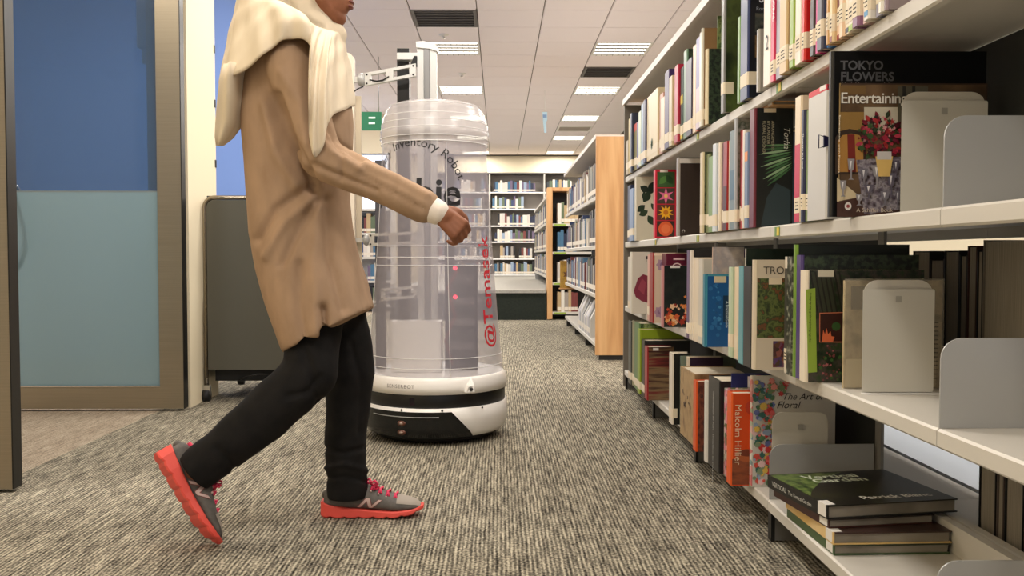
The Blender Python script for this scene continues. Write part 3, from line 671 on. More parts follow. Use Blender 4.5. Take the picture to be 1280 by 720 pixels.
# binder clip on the slipcase
r, t, h, d = BOOKS['box']
bcx = tag(empty('binder_clip', (r.location.x, r.location.y - t / 2, ZT['C'] + h * .60)), 'small dark navy binder clip gripping the thick grey slipcase', 'clip')
MB().prism([(-.008, -.013), (.012, -.006), (.012, .006), (-.008, .013)], 'y', -.006, -.001).build('spring_body', mat((24, 22, 60), .4), bcx)
MB().tube([(-.006, -.004, -.010), (-.018, -.004, -.014), (-.018, -.004, .014), (-.006, -.004, .010)], .0012, 6).build('wire_handle', mat((24, 22, 60), .3, .6), bcx)
# TOKYO FLOWERS
r, t, h, d = BOOKS['tokyo']
def uv(key, px, py):
    r, t, h, d = BOOKS[key]; p = onY(px, py, r.location.y - t / 2); return p.x - r.location.x, p.z - r.location.z
u, v = uv('tokyo', 1050, 87); ctext('tokyo', 'TOKYO', u, v, .0245, (92, 92, 96), bold=.0006)
u, v = uv('tokyo', 1050, 101); ctext('tokyo', 'FLOWERS', u, v, .0245, (84, 84, 88), bold=.0006)
u, v = uv('tokyo', 1051, 110); ctext('tokyo', 'Yui Kobayashi', u, v, .017, (96, 84, 80))
# Entertaining with Flowers
r, t, h, d = BOOKS['ent']; U = lambda px, py: uv('ent', px, py)
def PX(*pts): return [U(*p) for p in pts]
its = [(rc(.004, d - .003, .003, h - .003), art('noise', [(44, 34, 26), (92, 70, 48), (128, 100, 70)], (9, 9, 9), .35)),
       (PX((1050, 140), (1085, 140), (1085, 200), (1050, 200)), (150, 116, 60)), (PX((1080, 134), (1122, 134), (1122, 165), (1080, 165)), (206, 198, 176)), (PX((1050, 107), (1082, 107), (1082, 118), (1050, 118)), (120, 92, 52)),
       (PX((1122, 108), (1160, 108), (1160, 170), (1122, 170)), (96, 92, 76)), (PX((1128, 108), (1132, 108), (1132, 170), (1128, 170)), (40, 40, 36)), (PX((1140, 108), (1144, 108), (1144, 170), (1140, 170)), (40, 40, 36)),
       (PX((1044, 172), (1050, 164), (1062, 161), (1076, 164), (1083, 172), (1083, 218), (1044, 218)), (56, 40, 28)), (PX((1047, 176), (1053, 169), (1064, 167), (1074, 169), (1079, 176), (1079, 215), (1047, 215)), (176, 128, 62)), (PX((1059, 168), (1068, 168), (1070, 215), (1060, 215)), (120, 36, 28)),
       (PX((1046, 222), (1075, 246), (1046, 252)), (214, 196, 160)), (PX((1046, 253), (1078, 246), (1124, 240), (1124, 271), (1046, 271)), (72, 44, 36)), (PX((1070, 200), (1126, 196), (1126, 262), (1080, 268)), art('noise', [(60, 44, 44), (110, 100, 112), (160, 154, 160), (80, 60, 56)], (90, 90, 90), .3))]
for k in range(170):
    a = R.uniform(0, 6.28); q = math.sqrt(R.random()); px, py = 1100 + 27 * q * math.cos(a) + R.uniform(-4, 4), 172 - 26 * q * math.sin(a)
    if px > 1126 or px < 1070: continue
    rr = R.uniform(.0025, .0075); its.append((flower(*U(px, py), rr, R.choice([4, 5, 6]), R.uniform(.4, .7), a) if R.random() < .75 else leafp(*U(px, py), .016, .004, a), R.choice([(156, 36, 56), (186, 60, 80), (120, 24, 40), (60, 84, 44), (216, 150, 150), (40, 52, 30), (170, 48, 48), (80, 16, 30), (50, 30, 30), (110, 30, 50)])))
for (px, py, w1, h1) in ((1062, 212, 9, 26), (1052, 236, 8, 20), (1078, 222, 10, 22), (1094, 220, 12, 26), (1112, 232, 10, 30), (1084, 240, 12, 18), (1072, 250, 9, 14), (1104, 248, 12, 18), (1118, 212, 8, 22), (1120, 250, 6, 22)):
    its += [(PX((px - w1 / 2, py - h1 / 2), (px + w1 / 2, py - h1 / 2), (px + w1 * .35, py), (px + 1, py + 2), (px + 1, py + h1 / 2 - 2), (px + w1 * .4, py + h1 / 2), (px - w1 * .4, py + h1 / 2), (px - 1, py + h1 / 2 - 2), (px - 1, py + 2), (px - w1 * .35, py)), R.choice([(120, 116, 126), (150, 146, 150), (96, 90, 104)])),
            (PX((px - w1 * .2, py - h1 * .4), (px + w1 * .1, py - h1 * .4), (px - .5, py)), (226, 224, 226))]
its += [(disc(*U(1103, 208), .011), (196, 170, 90)), (PX((1092, 196), (1114, 196), (1110, 221), (1096, 221)), (222, 186, 110)), (PX((1094, 190), (1112, 190), (1112, 200), (1094, 200)), (206, 200, 196)), (disc(*U(1058, 258), .0068, 14, .008), (226, 220, 214)), (disc(*U(1058, 258), .0035), (150, 60, 60))]
polys('ent', its)
u, v = U(1050, 129); ctext('ent', 'Entertaining with Flowers', u, v, .0300, (236, 232, 222), bold=.0003, spacing=.93)
u, v = U(1070, 265); ctext('ent', 'A Schiffer Book', u, v, .0115, (216, 200, 180))
stext('ent', 'Entertaining with Flowers', -.004, .2, .011, (240, 232, 210))
# white amaryllis / mauve / ring / orange
r, t, h, d = BOOKS['amar']
polys('amar', [([(.01, .11), (.03, .17), (.055, .19), (.085, .18), (.092, .10), (.088, .05), (.05, .06), (.02, .08)], (130, 44, 66)), ([(.03, .12), (.05, .17), (.07, .15), (.06, .09)], (156, 66, 84)), ([(.08, .05), (.09, .02), (.095, .06)], (70, 40, 40)), (rc(.068, .080, h - .035, h - .02), (60, 50, 50)), (rc(.068, .071, h - .05, h - .02), (60, 50, 50))])
r, t, h, d = BOOKS['mauve']; its = [(rc(.003, .07, h - .012, h - .002), (236, 214, 190))]
for cu, cv, rr in ((.04, h - .05, .028), (.03, .045, .026), (.09, h - .06, .02), (.045, .05, .02)): its += [(flower(cu, cv, rr, 7, .75), (170, 140, 160)), (disc(cu, cv, rr * .4), (140, 108, 136))]
its += [(leafp(.05, h - .09, .06, .003, 4.7), (150, 120, 120))]
polys('mauve', its)
r, t, h, d = BOOKS['ring']; polys('ring', [(disc(.045, h - .06, .022, 20), (226, 204, 200)), (disc(.045, h - .06, .018, 20), (96, 26, 50)), (rc(.03, .075, h - .026, h - .018), (220, 190, 190))])
r, t, h, d = BOOKS['orange']; its = [(rc(.03, .068, h - .010, h - .001), (226, 220, 214))]
for k in range(44):
    u = R.uniform(.008, .118); v = R.uniform(.01, .03 + .9 * u + .02)
    its.append((flower(u, min(v, h - .03), R.uniform(.006, .014), 5, .6, R.random() * 3), R.choice([(222, 130, 60), (236, 160, 90), (196, 70, 36), (206, 96, 50), (230, 190, 150), (160, 50, 30)])))
polys('orange', [(p, c) for p, c in its if min(u for u, v in p) > .003 and max(u for u, v in p) < .125 and min(v for u, v in p) > 0])
# PLANTING
r, t, h, d = BOOKS['planting']
polys('planting', [(rc(.056, .097, .075, h - .065), (14, 52, 84)), (rc(.028, .065, h - .026, h - .002), (214, 200, 168)), (rc(.004, .008, 0.004, h - .004), (70, 150, 170)), (rc(.008, .092, h - .006, h - .001), (70, 150, 170))] + [(disc(R.uniform(.012, .05), R.uniform(.02, .2), R.uniform(.003, .008), 8), R.choice([(34, 106, 168), (60, 130, 186), (20, 80, 134)])) for k in range(24)])
ctext('planting', 'PLANTING', .080, h - .082, .019, (226, 232, 236), down=True); ctext('planting', 'A Practical Guide', .064, h - .082, .0115, (206, 220, 228), down=True)
# TROPI
r, t, h, d = BOOKS['tropi']
polys('tropi', [(rc(.006, d - .001, .078, h - .045), art('noise', [(22, 30, 16), (60, 74, 34), (100, 110, 56), (40, 62, 34), (120, 70, 40), (50, 70, 40)], (55, 55, 55), .35)), (rc(.046, d - .001, .006, .07), art('voro', [(110, 40, 60), (60, 50, 40), (150, 90, 60), (90, 60, 110), (40, 60, 40)], (90, 90, 90), .4)), (rc(.034, .066, h - .060, h - .045), (226, 210, 180))])
ctext('tropi', 'TROPI', .020, h - .034, .0255, (70, 64, 54))
# lime strip garden book
r, t, h, d = BOOKS['limestrip']; U = lambda px, py: uv('limestrip', px, py)
its = [(PX((1012, 340), (1040, 340), (1046, 392), (1030, 400)), (52, 56, 40))]
for k in range(7): x = 1012 + 6 * k; its.append((PX((x, 340), (x + 2, 340), (x + 12, 395), (x + 10, 395)), (28, 28, 20)))
its += [(PX((1007, 362), (1019, 360), (1021, 465), (1010, 466)), (150, 178, 62)), (PX((1024, 391), (1058, 390), (1058, 428), (1024, 428)), (206, 120, 84)), (PX((1025, 392), (1057, 391), (1057, 427), (1025, 427)), (56, 26, 20)), (PX((1027, 427), (1029, 412), (1031, 418), (1033, 410), (1035, 418), (1038, 414), (1039, 420), (1043, 421), (1041, 427)), (222, 110, 66)),
        (disc(*U(1045, 408), .010, 8), (50, 84, 40)), (PX((1022, 338), (1042, 338), (1042, 346), (1022, 346)), (220, 212, 190))]
for k in range(50): px, py = R.uniform(1024, 1052), R.uniform(432, 486); its.append((flower(*U(px, py), R.uniform(.002, .005), 5, .6), R.choice([(120, 60, 60), (60, 96, 44), (160, 90, 90), (40, 70, 30), (90, 50, 40)])))
polys('limestrip', [(p, c) for p, c in its if min(v for u, v in p) > .002])
u, v = U(1012, 366); ctext('limestrip', 'A step-by-step guide to planting a garden', u, v, .0066, (40, 56, 20), down=True)
# loose leaf booklet in front of it (beige pages)
bk = empty('booklet', (0.75, 1.93, ZT['B'] + .0005)); tag(bk, 'worn beige booklet in clear plastic behind the middle bookend', 'book')
a = onY(1055, 480, 1.86); b = onY(1178, 351, 1.86)
bk.location = (a.x, 1.865, ZT['B'] + .0005); wd = b.x - a.x; hh = b.z - ZT['B']
MB().box(0, wd, -.006, .006, 0, hh).build('cover', art('noise', [(150, 132, 100), (190, 172, 136), (120, 106, 84)], (25, 25, 25), .4), bk)
MB().box(.002, wd - .012, -.0075, -.0062, .003, .062).build('paper_strip', mat((222, 206, 168), .6), bk)
MB().box(.012, .05, -.0075, -.0062, hh - .06, hh - .012).build('paper_label', mat((96, 90, 80), .6), bk)
for k in range(14): MB().box(wd - .024, wd - .008, -.0075, -.0062, .02 + .009 * k, .0225 + .009 * k).build('printed_line', mat((70, 62, 50), .6), bk)
MB().box(-.003, wd + .003, -.0084, -.0079, 0.0, hh + .004).build('plastic_sleeve', glassy((190, 180, 160), .25, .15), bk)
# Malcolm Hillier, Dekorationen, D, kraft, stripe, bw, Art of Floral
r, t, h, d = BOOKS['malcolm']
polys('malcolm', [(rc(.003, .085, .003, .075), art('noise', [(96, 44, 28), (150, 78, 44), (120, 60, 40)], (20, 20, 40), .5)), (disc(.045, .085, .032, 20, .018), (176, 92, 50)), (disc(.045, .092, .022, 20, .010), (120, 56, 34)), (disc(.06, h - .04, .022, 12), (190, 60, 30))])
ctext('malcolm', 'Malcolm Hillier', .010, h - .03, .026, (240, 214, 180), down=True, spacing=1.05)
stext('dekor', 'Dekorationen f\u00fcr Feste \u00b7 Decorations for Celebrations', .005, BOOKS['dekor'][2] - .04, .0125, (225, 225, 220))
r, t, h, d = BOOKS['dbook']; ctext('dbook', 'D', .045, h - .040, .045, (230, 230, 236), bold=.001)
its = []
r, t, h, d = BOOKS['kraft']; mk = MB()
for k in range(10):
    cy, cz = R.uniform(-t * .3, t * .3), R.uniform(h * .45, h * .75); mk.add([(-.0006, cy + p[0], cz + p[1]) for p in flower(0, 0, R.uniform(.006, .016), 4, .5, R.random() * 3)], [list(range(8))])
mk.build('spine_print', mat((74, 54, 36), .6), r)
r, t, h, d = BOOKS['stripe']; polys('stripe', [(rc(.025, .05, h - .016, h - .004), (226, 220, 214)), (rc(.004, d - .002, h - .022, h - .017), (60, 20, 18))])
r, t, h, d = BOOKS['artfloral']; its = []
for k in range(150):
    u, v = R.uniform(.008, .062), R.uniform(.012, h - .012); its.append((flower(u, v, R.uniform(.004, .012), R.choice([7, 9, 11]), .74, R.random() * 3), R.choice([(206, 60, 60), (226, 110, 110), (110, 120, 180), (150, 170, 200), (226, 190, 90), (90, 130, 90), (60, 110, 100), (236, 200, 200), (216, 84, 70), (130, 150, 120)])))
for k in range(16):
    u, v = R.uniform(.05, .10), R.uniform(h - .05, h - .012); its.append((flower(u, v, R.uniform(.006, .014), 6, .6, R.random()), R.choice([(190, 60, 60), (226, 140, 130), (120, 140, 100)])))
polys('artfloral', [(p, c) for p, c in its if min(u for u, v in p) > .002])
ctext('artfloral', 'The Art of', .085, h - .066, .026, (30, 24, 26), shear=.35); ctext('artfloral', 'Floral', .070, h - .090, .028, (30, 24, 26), shear=.35)
# ------------------------------------------------------------------ books lying flat
def lying(name, x, y, z, t, w1, ln, rot, spine, top, label, extra=None):
    """spine on the -x side, ln along y"""
    r = empty(name, (x, y, z)); r.rotation_euler.z = rot; b = .0028
    m = MB(); m.box(0, b, -ln / 2, ln / 2, 0, t, 0); m.box(b, w1, -ln / 2, ln / 2, 0, b, 0); m.box(b, w1, -ln / 2, ln / 2, t - b, t, 1)
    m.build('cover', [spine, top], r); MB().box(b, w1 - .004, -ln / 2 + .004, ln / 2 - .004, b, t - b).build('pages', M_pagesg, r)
    MB().prism([(.022, t + .0006), (.022, t + .0001), (-.0001, t + .0001), (-.0001, .003), (-.0006, .003), (-.0006, t + .0006)], 'y', -ln / 2 + .006, -ln / 2 + .040).build('spine_label', mat((226, 222, 214), .5), r)
    tag(r, label, 'book', 'books lying flat in the near bottom bay'); return r
z = ZT['A'] + .0008
x0, yc = .690, 2.035
lying('book', x0 + .02, yc - .01, z, .022, .255, .285, .03, mat((70, 92, 56), .4), mat((40, 52, 34), .4), 'green spined book, lowest of the four lying flat')
lying('book', x0 + .018, yc - .01, z + .0225, .026, .26, .285, .035, art('noise', [(214, 168, 70), (226, 200, 150)], (8, 8, 8), .4), mat((60, 40, 34), .4), 'yellow spined book, second from the bottom of the flat stack')
lying('book', x0 + .005, yc + .01, z + .0490, .020, .250, .270, .14, mat((66, 34, 28), .4), mat((40, 30, 26), .4), 'dark brown book, third from the bottom of the flat stack')
vt = .030
vg = lying('book', x0 - .004, yc + .012, z + .0695, vt, .315, .280, .17, mat((22, 22, 20), .35), art('noise', [(16, 14, 11), (20, 18, 13), (30, 26, 18), (44, 44, 24)], (9, 9, 9), .3), 'dark green and brown glossy book on top of the flat stack')
def vtext(s, u, v, size, c, **k): return text(vg, s, (u, v, vt + .0006), (1, 0, 0), (0, 1, 0), size, mat(c, .5), **k)
MB().add([(.004, .134, vt + .0003), (.20, .134, vt + .0003), (.12, .085, vt + .0003), (.03, -.02, vt + .0003), (.004, -.06, vt + .0003)], [(0, 4, 3, 2, 1)]).build('cover_print', art('noise', [(24, 34, 14), (60, 84, 34), (104, 124, 60), (34, 50, 20)], (40, 40, 40), .3), vg)
vtext('Vertical', .070, .080, .046, (216, 224, 200), bold=.0008); vtext('Garden', .076, .044, .046, (206, 214, 190), bold=.0008); vtext('Patrick Blanc', .105, -.108, .033, (236, 232, 222), bold=.0008)
text(vg, 'VERTICAL', (-.0006, .115, .009), (0, -1, 0), (0, 0, 1), .016, mat((200, 200, 190), .5)); text(vg, 'The Vertical Garden', (-.0006, .035, .009), (0, -1, 0), (0, 0, 1), .013, mat((200, 200, 190), .5))
# books lying on top of standing ones
r, t, h, d = BOOKS['palm']
lying('book', r.location.x + .036, r.location.y - .02, r.location.z + h + .0006, .012, .17, .09, 0, mat((206, 160, 110), .5), mat((206, 160, 110), .5), 'small tan book lying across the black leaf book')
r, t, h, d = BOOKS['box']
lying('book', r.location.x + .0, r.location.y, r.location.z + h + .0006, .012, .19, .11, 0, mat((214, 70, 80), .5), mat((214, 70, 80), .5), 'pink red book lying on top of the grey slipcase')
# ------------------------------------------------------------------ bookends
M_be = mat((206, 202, 190), .35, .0)
def bookend(x0, x1, y, zt, h, label, rad=.028, deep=.10, front=True):
    b = empty('bookend', ((x0 + x1) / 2, y, zt)); tag(b, label, 'bookend', 'steel bookends on the near bookcase')
    W(MB().prism(rrect(x0, x1, zt + .0015, zt + h, rad, 6, (0, 0, 1, 1)), 'y', y - .001, y + .001), 'upright_plate', glassy((214, 208, 194), .93, .3), b, True)
    if front:
        W(MB().prism(rrect(x0 - .004, x1 + .001, zt + .003, zt + h - .018, .004, 3), 'y', y - .0075, y - .0065), 'front_plate', M_be, b, True)
    W(MB().prism([(x, q) for x, q in rrect(x0 - .006, x1 + .012, y - deep * .25, y + .002, .012, 4)], 'z', zt + .0002, zt + .0016), 'base_plate', M_white, b, True)
    a = (x0 + x1) / 2
    W(MB().prism(rrect(a - .008, a + .004, zt + h - .045, zt + h - .032, .001, 2), 'y', y - .0079, y - .0076), 'logo', mat((168, 164, 154), .4), b)
    return b
a = onY(1126, 250, 1.75); b = onY(1232, 115, 1.75); bookend(a.x, b.x, 1.75, ZT['C'], b.z - ZT['C'], 'tall pale bookend against the book with the red bouquet')
a = onY(1078, 480, 1.80); b = onY(1166, 350, 1.80); bookend(a.x, b.x, 1.80, ZT['B'], b.z - ZT['B'], 'pale bookend before the beige booklet on the second shelf up')
a = onY(965, 560, 2.36); b = onY(1035, 515, 2.36); bookend(a.x, b.x, 2.36, ZT['A'], b.z - ZT['A'], 'grey bookend in front of the white painted-flower book', front=False)
# ------------------------------------------------------------------ books standing on the other side, fore-edges towards the aisle
OB = [('B', 1.44, 1.60, .310, 'very thick grey paged', (120, 112, 98)), ('B', 1.602, 1.765, .306, 'thick pale grey paged', (120, 112, 98)), ('B', 1.767, 1.93, .312, 'thick worn grey paged', (110, 102, 90)), ('B', 1.932, 1.955, .29, 'thin black', (20, 20, 20)), ('B', 1.957, 1.995, .30, 'dark red brown', (60, 26, 20)), ('B', 1.997, 2.03, .28, 'slim black', (24, 24, 24)), ('B', 2.032, 2.10, .29, 'thick black', (22, 22, 22)), ('B', 2.102, 2.17, .27, 'dark brown', (40, 30, 24)), ('B', 2.172, 2.26, .29, 'broad black', (20, 20, 20)),
      ('A', 1.44, 1.50, .28, 'black', (20, 20, 22)), ('A', 1.505, 1.53, .27, 'plum', (60, 36, 40)), ('A', 1.535, 1.57, .29, 'grey brown', (96, 88, 78)), ('A', 1.575, 1.63, .28, 'jet black', (20, 20, 22)), ('A', 1.635, 1.655, .27, 'grey', (130, 122, 110)), ('A', 1.66, 1.73, .29, 'thick dark', (26, 24, 26)), ('A', 1.735, 1.76, .27, 'brown', (80, 60, 50)), ('A', 1.765, 1.83, .28, 'wide black', (20, 20, 22)), ('A', 1.835, 1.86, .29, 'taupe', (96, 84, 76)), ('A', 1.865, 1.93, .28, 'dull black', (24, 22, 24))]
nn = 0
for key, y0, y1, h, nm, c in OB:
    nn += 1; r = empty('book', (1.265, (y0 + y1) / 2, ZT[key] + .0005)); r.rotation_euler.z = PI
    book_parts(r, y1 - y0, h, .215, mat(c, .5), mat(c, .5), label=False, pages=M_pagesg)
    tag(r, '%s, %s from camera on far side of %s' % (nm if 'book' in nm else nm + ' book', ordinal(nn if key == 'B' else nn - sum(1 for q in OB if q[0] == 'B')), ROWNAME[key]), 'book', 'books on the other side of the near bookcase')
# ================================================================== BOOKCASES FURTHER DOWN
PAL = [(226, 220, 208), (206, 200, 190), (60, 74, 110), (40, 46, 70), (150, 166, 186), (120, 60, 56), (30, 30, 34), (96, 110, 84), (186, 160, 120), (110, 96, 120), (70, 110, 140), (214, 206, 196), (160, 150, 140), (54, 60, 64)]
CN = ['white', 'ivory', 'blue', 'navy', 'pale blue', 'brick red', 'black', 'sage green', 'tan', 'mauve', 'teal blue', 'off-white', 'grey', 'charcoal']
R2 = random.Random(11)
MLAB = mat((226, 216, 200), .5)
def stuff_row(name, axis, a, b, fixed, zt, hmin, hmax, depth, tmin, tmax, label, parent=None, sign=1):
    """many thin books in a row as one object"""
    mb = MB(); p = a
    while p < b - tmax:
        t = R2.uniform(tmin, tmax); h = R2.uniform(hmin, hmax); k = R2.randrange(len(PAL))
        if R2.random() < .06: p += t * 2; continue
        if axis == 'y':
            x0, x1 = sorted((fixed, fixed + depth * sign)); mb.box(x0, x1, p + .001, p + t, zt, zt + h, k); e = fixed - .001 * sign; q0, q1 = sorted((e, fixed)); mb.box(q0, q1, p + .002, p + t - .001, zt + .025, zt + .06, len(PAL))
        else:
            mb.box(p + .001, p + t, fixed, fixed + depth, zt, zt + h, k); mb.box(p + .002, p + t - .001, fixed - .001, fixed, zt + .02, zt + .055, len(PAL))
        p += t
    o = mb.build(name, [mat(c, .5) for c in PAL] + [MLAB]); tag(o, label, 'books', kind='stuff'); return o
# ---- second bookcase with the oak end
b2 = empty('bookcase', (1.0, 8.0, 0)); tag(b2, 'grey steel bookcase with a tall oak end panel further down the aisle', 'bookcase')
W(MB().box(0.694, 1.306, 6.43, 6.462, 0.035, 1.605), 'end_panel', M_oak, b2)
W(MB().box(0.72, 1.28, 6.437, 6.458, 0.0, 0.034), 'plinth', M_dark, b2)
J2 = [6.464, 7.5, 8.54, 9.58]
for k, zt in ZT.items():
    for a, b in zip(J2[:-1], J2[1:]): W(shelf_mb(a, b, zt), 'shelf', M_shelf, b2, True)
W(MB().box(0.692, 1.30, 6.463, 9.6, 1.592, 1.622), 'canopy', mat((206, 200, 194), .4), b2)
W(MB().box(0.9985, 1.0015, 6.47, 9.57, .14, 1.59), 'back_panel', M_back_shade, b2)
for j in J2[1:]:
    W(MB().box(0.722, 0.98, j - .03, j - .006, 0.004, 0.077), 'foot', M_dark, b2); W(MB().box(.996 - .01, .998, j - .03, j - .002, .02, 1.59), 'upright', M_plate, b2)
tone = {'D': ['dark'], 'C': [], 'B': [], 'A': []}
for key in 'DCB':
    p = 6.50
    for n in range(12):
        t = R2.uniform(.035, .062); k = R2.randrange(len(PAL)) if key != 'D' else R2.choice([6, 13, 12, 0, 3, 7, 6, 8])
        h = R2.uniform(.2, .28); r = empty('book', (.715, p + t / 2, ZT[key] + .0005))
        c = deep(tuple(.85 * q for q in PAL[k])); b_ = MB().box(0, .2, -t / 2 + .0008, t / 2 - .0008, 0, h).build('cover', mat(c, .45), r)
        MB().box(-.001, -.0002, -t / 2 + .001, t / 2 - .001, .025, .06).build('spine_label', MLAB, r)
        MB().box(.004, .196, -t / 2 + .004, t / 2 - .004, h, h + .0005).build('pages', M_pages, r)
        tag(r, '%s book, %s from oak end panel, %s of second bookcase' % (CN[k], ordinal(n + 1), ROWNAME[key]), 'book', 'books on the second bookcase'); p += t
    stuff_row('book_row', 'y', p + .004, 9.5, .715, ZT[key] + .0005, .19, .27, .2, .03, .06, 'far part of the book row on the %s of the second bookcase' % ROWNAME[key])
# bottom shelf: white volumes and grey box files
p = 7.0
for n in range(13):
    t = R2.uniform(.07, .10); c, nm = [((206, 202, 194), 'white box file'), ((150, 150, 150), 'grey box file'), ((190, 186, 190), 'pale grey box file')][n % 3]
    r = empty('box_file', (.715, p + t / 2, ZT['A'] + .0005)); h = R2.uniform(.24, .3)
    MB().prism([(0, 0), (.22, 0), (.22, h), (.06, h), (0, h * .55)], 'y', -t / 2 + .001, t / 2 - .001).build('shell', mat(c, .5), r, fix=True)
    MB().box(-.001, -.0002, -t / 2 + .01, t / 2 - .01, .03, .07).build('spine_label', MLAB, r)
    tag(r, '%s, %s from oak end panel at the bottom of second bookcase' % (nm, ordinal(n + 1)), 'box file', 'box files on the second bookcase'); p += t + .002
# ochre book shown face on at the far end
oc = empty('display_book', (.64, 9.62, ZT['B'] + .02)); tag(oc, 'ochre book shown face on at the end of the second bookcase', 'book')
a = onY(700, 360, 9.62); b = onY(718, 326, 9.62)
W(MB().box(a.x, b.x, 9.605, 9.63, a.z, b.z), 'cover', art('noise', [(170, 124, 40), (196, 152, 60), (130, 92, 34)], (14, 14, 14), .5), oc)
W(MB().box(a.x + .004, b.x - .004, 9.61, 9.625, b.z, b.z + .001), 'pages', M_pages, oc)
W(MB().add([(u, 9.6045, v) for u, v in [(p[0] + (a.x + b.x) / 2, p[1] + (a.z + b.z) / 2) for p in flower(0, 0, .05, 6, .5)]], [list(range(12))]), 'cover_print', mat((110, 70, 40), .5), oc)
W(MB().box(a.x - .01, XS + .25, 9.60, 9.66, a.z - .012, a.z - .0005), 'ledge', M_oak, oc)
# ---- third bookcase: oak framed unit that faces the camera, shelves along its left side
b3 = empty('bookcase', (.9, 10.6, 0)); tag(b3, 'oak framed bookcase facing the camera beyond the second bookcase', 'bookcase')
Y3 = 10.5; xl = onY(684, 300, Y3).x; xr = onY(690.5, 300, Y3).x
W(MB().box(xl, xr, Y3 - .02, Y3 + .30, 0.01, 1.55), 'side_panel', M_oak, b3); W(MB().box(1.36, 1.42, Y3 - .02, Y3 + .3, 0.01, 1.55), 'side_panel', M_oak, b3)
W(MB().box(xr + .001, 1.359, Y3 - .02, Y3 + .3, 1.51, 1.55), 'top_board', M_oak, b3); W(MB().box(xr + .001, 1.359, Y3 + .27, Y3 + .299, .02, 1.509), 'back_panel', M_dark, b3)
Z3 = [0.095, 0.44, 0.80, 1.13]
for i, zz in enumerate(Z3):
    W(MB().box(xr + .001, 1.359, Y3 - .01, Y3 + .269, zz - .03, zz), 'shelf', M_shelf, b3)
    W(MB().box(xr + .02, xr + .16, Y3 - .012, Y3 - .0101, zz - .026, zz - .006), 'shelf_marker', mat((150, 176, 70), .5), b3)
    p = xr + .06; n = 0
    while n < 6:
        t = R2.uniform(.028, .05); h = R2.uniform(.2, .27); k = R2.choice([[5, 8, 12, 0], [0, 8, 7, 1], [2, 3, 10, 8], [8, 0, 7, 11]][i]); n += 1
        r = empty('book', (p + t / 2, Y3 + .01, zz + .0005))
        MB().box(-t / 2 + .0006, t / 2 - .0006, 0, .18, 0, h).build('cover', mat(PAL[k], .45), r); MB().box(-t / 2 + .001, t / 2 - .001, -.001, -.0002, .02, .055).build('spine_label', MLAB, r)
        tag(r, '%s book, %s from left on %s shelf of oak framed bookcase' % (CN[k], ordinal(n), ['bottom', 'second', 'third', 'top'][i]), 'book', 'books on the oak framed bookcase'); p += t
b4 = empty('bookcase', (.7, 14, .35)); tag(b4, 'white bookcase run standing on the platform left of the oak frame', 'bookcase')
for zz in (.5, .84, 1.18, 1.52):
    W(MB().box(.60, .86, 11.2, 15.5, zz - .03, zz), 'shelf', M_shelf, b4)
    if zz < 1.5: stuff_row('book_row', 'y', 11.25, 15.4, .61, zz + .0005, .2, .28, .2, .04, .07, 'row of small books at height %s on the white platform bookcase' % {.5: 'lowest', .84: 'middle', 1.18: 'highest'}[zz])
for y in (11.2, 15.5): W(MB().box(.62, .86, y - .015, y + .0, .351, 1.53), 'upright', M_plate, b4)
W(MB().box(.861, .87, 11.2, 15.5, .351, 1.53), 'back_panel', mat((130, 126, 122), .6), b4)
# ---- tall bookcase on the back wall
YB = 17.9
b5 = empty('bookcase', (.4, YB, .35)); tag(b5, 'tall white bookcase of six shelves against the back wall', 'bookcase')
zs = [solveZ(y, .3, YB) for y in (343, 323, 302, 282, 261, 240)]
ups = [-1.30, -.19, .90, 1.99]
W(MB().box(-1.3, 1.99, YB + .29, YB + .31, .351, 2.40), 'back_panel', mat((150, 142, 134), .7), b5)
for x in ups: W(MB().box(x - .015, x + .015, YB - .01, YB + .289, .351, 2.38), 'upright', M_shelf, b5)
W(MB().box(-1.32, 2.0, YB - .02, YB + .3, 2.381, 2.41), 'top_board', mat((110, 106, 100), .5), b5)
for i, zz in enumerate(zs):
    for a, b in zip(ups[:-1], ups[1:]): W(MB().box(a + .016, b - .016, YB - .012, YB + .288, zz - .025, zz), 'shelf', M_white, b5)
    if i < 2:
        stuff_row('book_row', 'x', ups[1] + .1, ups[2] - .03, YB, zz + .0005, .19, .26, .18, .03, .06, 'row of small mixed books on the %s shelf of the back wall bookcase' % ['lowest', 'second lowest'][i])
    else:
        p = ups[1] + R2.uniform(.05, .2); n = 0; end = [0, 0, .86, .84, .52, .86, .85][i] if i < 6 else .86
        while p < end - .06 and n < 18:
            t = R2.uniform(.035, .06); h = R2.uniform(.17, .255); k = R2.choice([0, 1, 11, 0, 2, 3, 4, 10, 6, 9, 5, 7]); n += 1
            r = empty('book', (p + t / 2, YB, zz + .0005)); c = PAL[k]
            if i == 4 and n == 15: c = (206, 40, 40)
            MB().box(-t / 2 + .0008, t / 2 - .0008, 0, .18, 0, h).build('cover', mat(c, .45), r); MB().box(-t / 2 + .001, t / 2 - .001, -.001, -.0002, .02, .05).build('spine_label', MLAB, r)
            tag(r, '%s book, %s from left, %s shelf up of back wall bookcase' % (CN[k] if c == PAL[k] else 'bright red', ordinal(n), ordinal(i + 1)), 'book', 'books on the back wall bookcase'); p += t
for i in (5,): stuff_row('book_row', 'x', ups[2] + .05, 1.5, YB, zs[i] + .0005, .19, .25, .18, .03, .06, 'row of white books on the top shelf right of the back wall upright')
for i in range(6): stuff_row('book_row', 'x', ups[0] + .05, ups[1] - .05, YB, zs[i] + .0005, .19, .25, .18, .03, .06, 'books behind the robot on the %s shelf up of the back bookcase' % ordinal(i + 1))
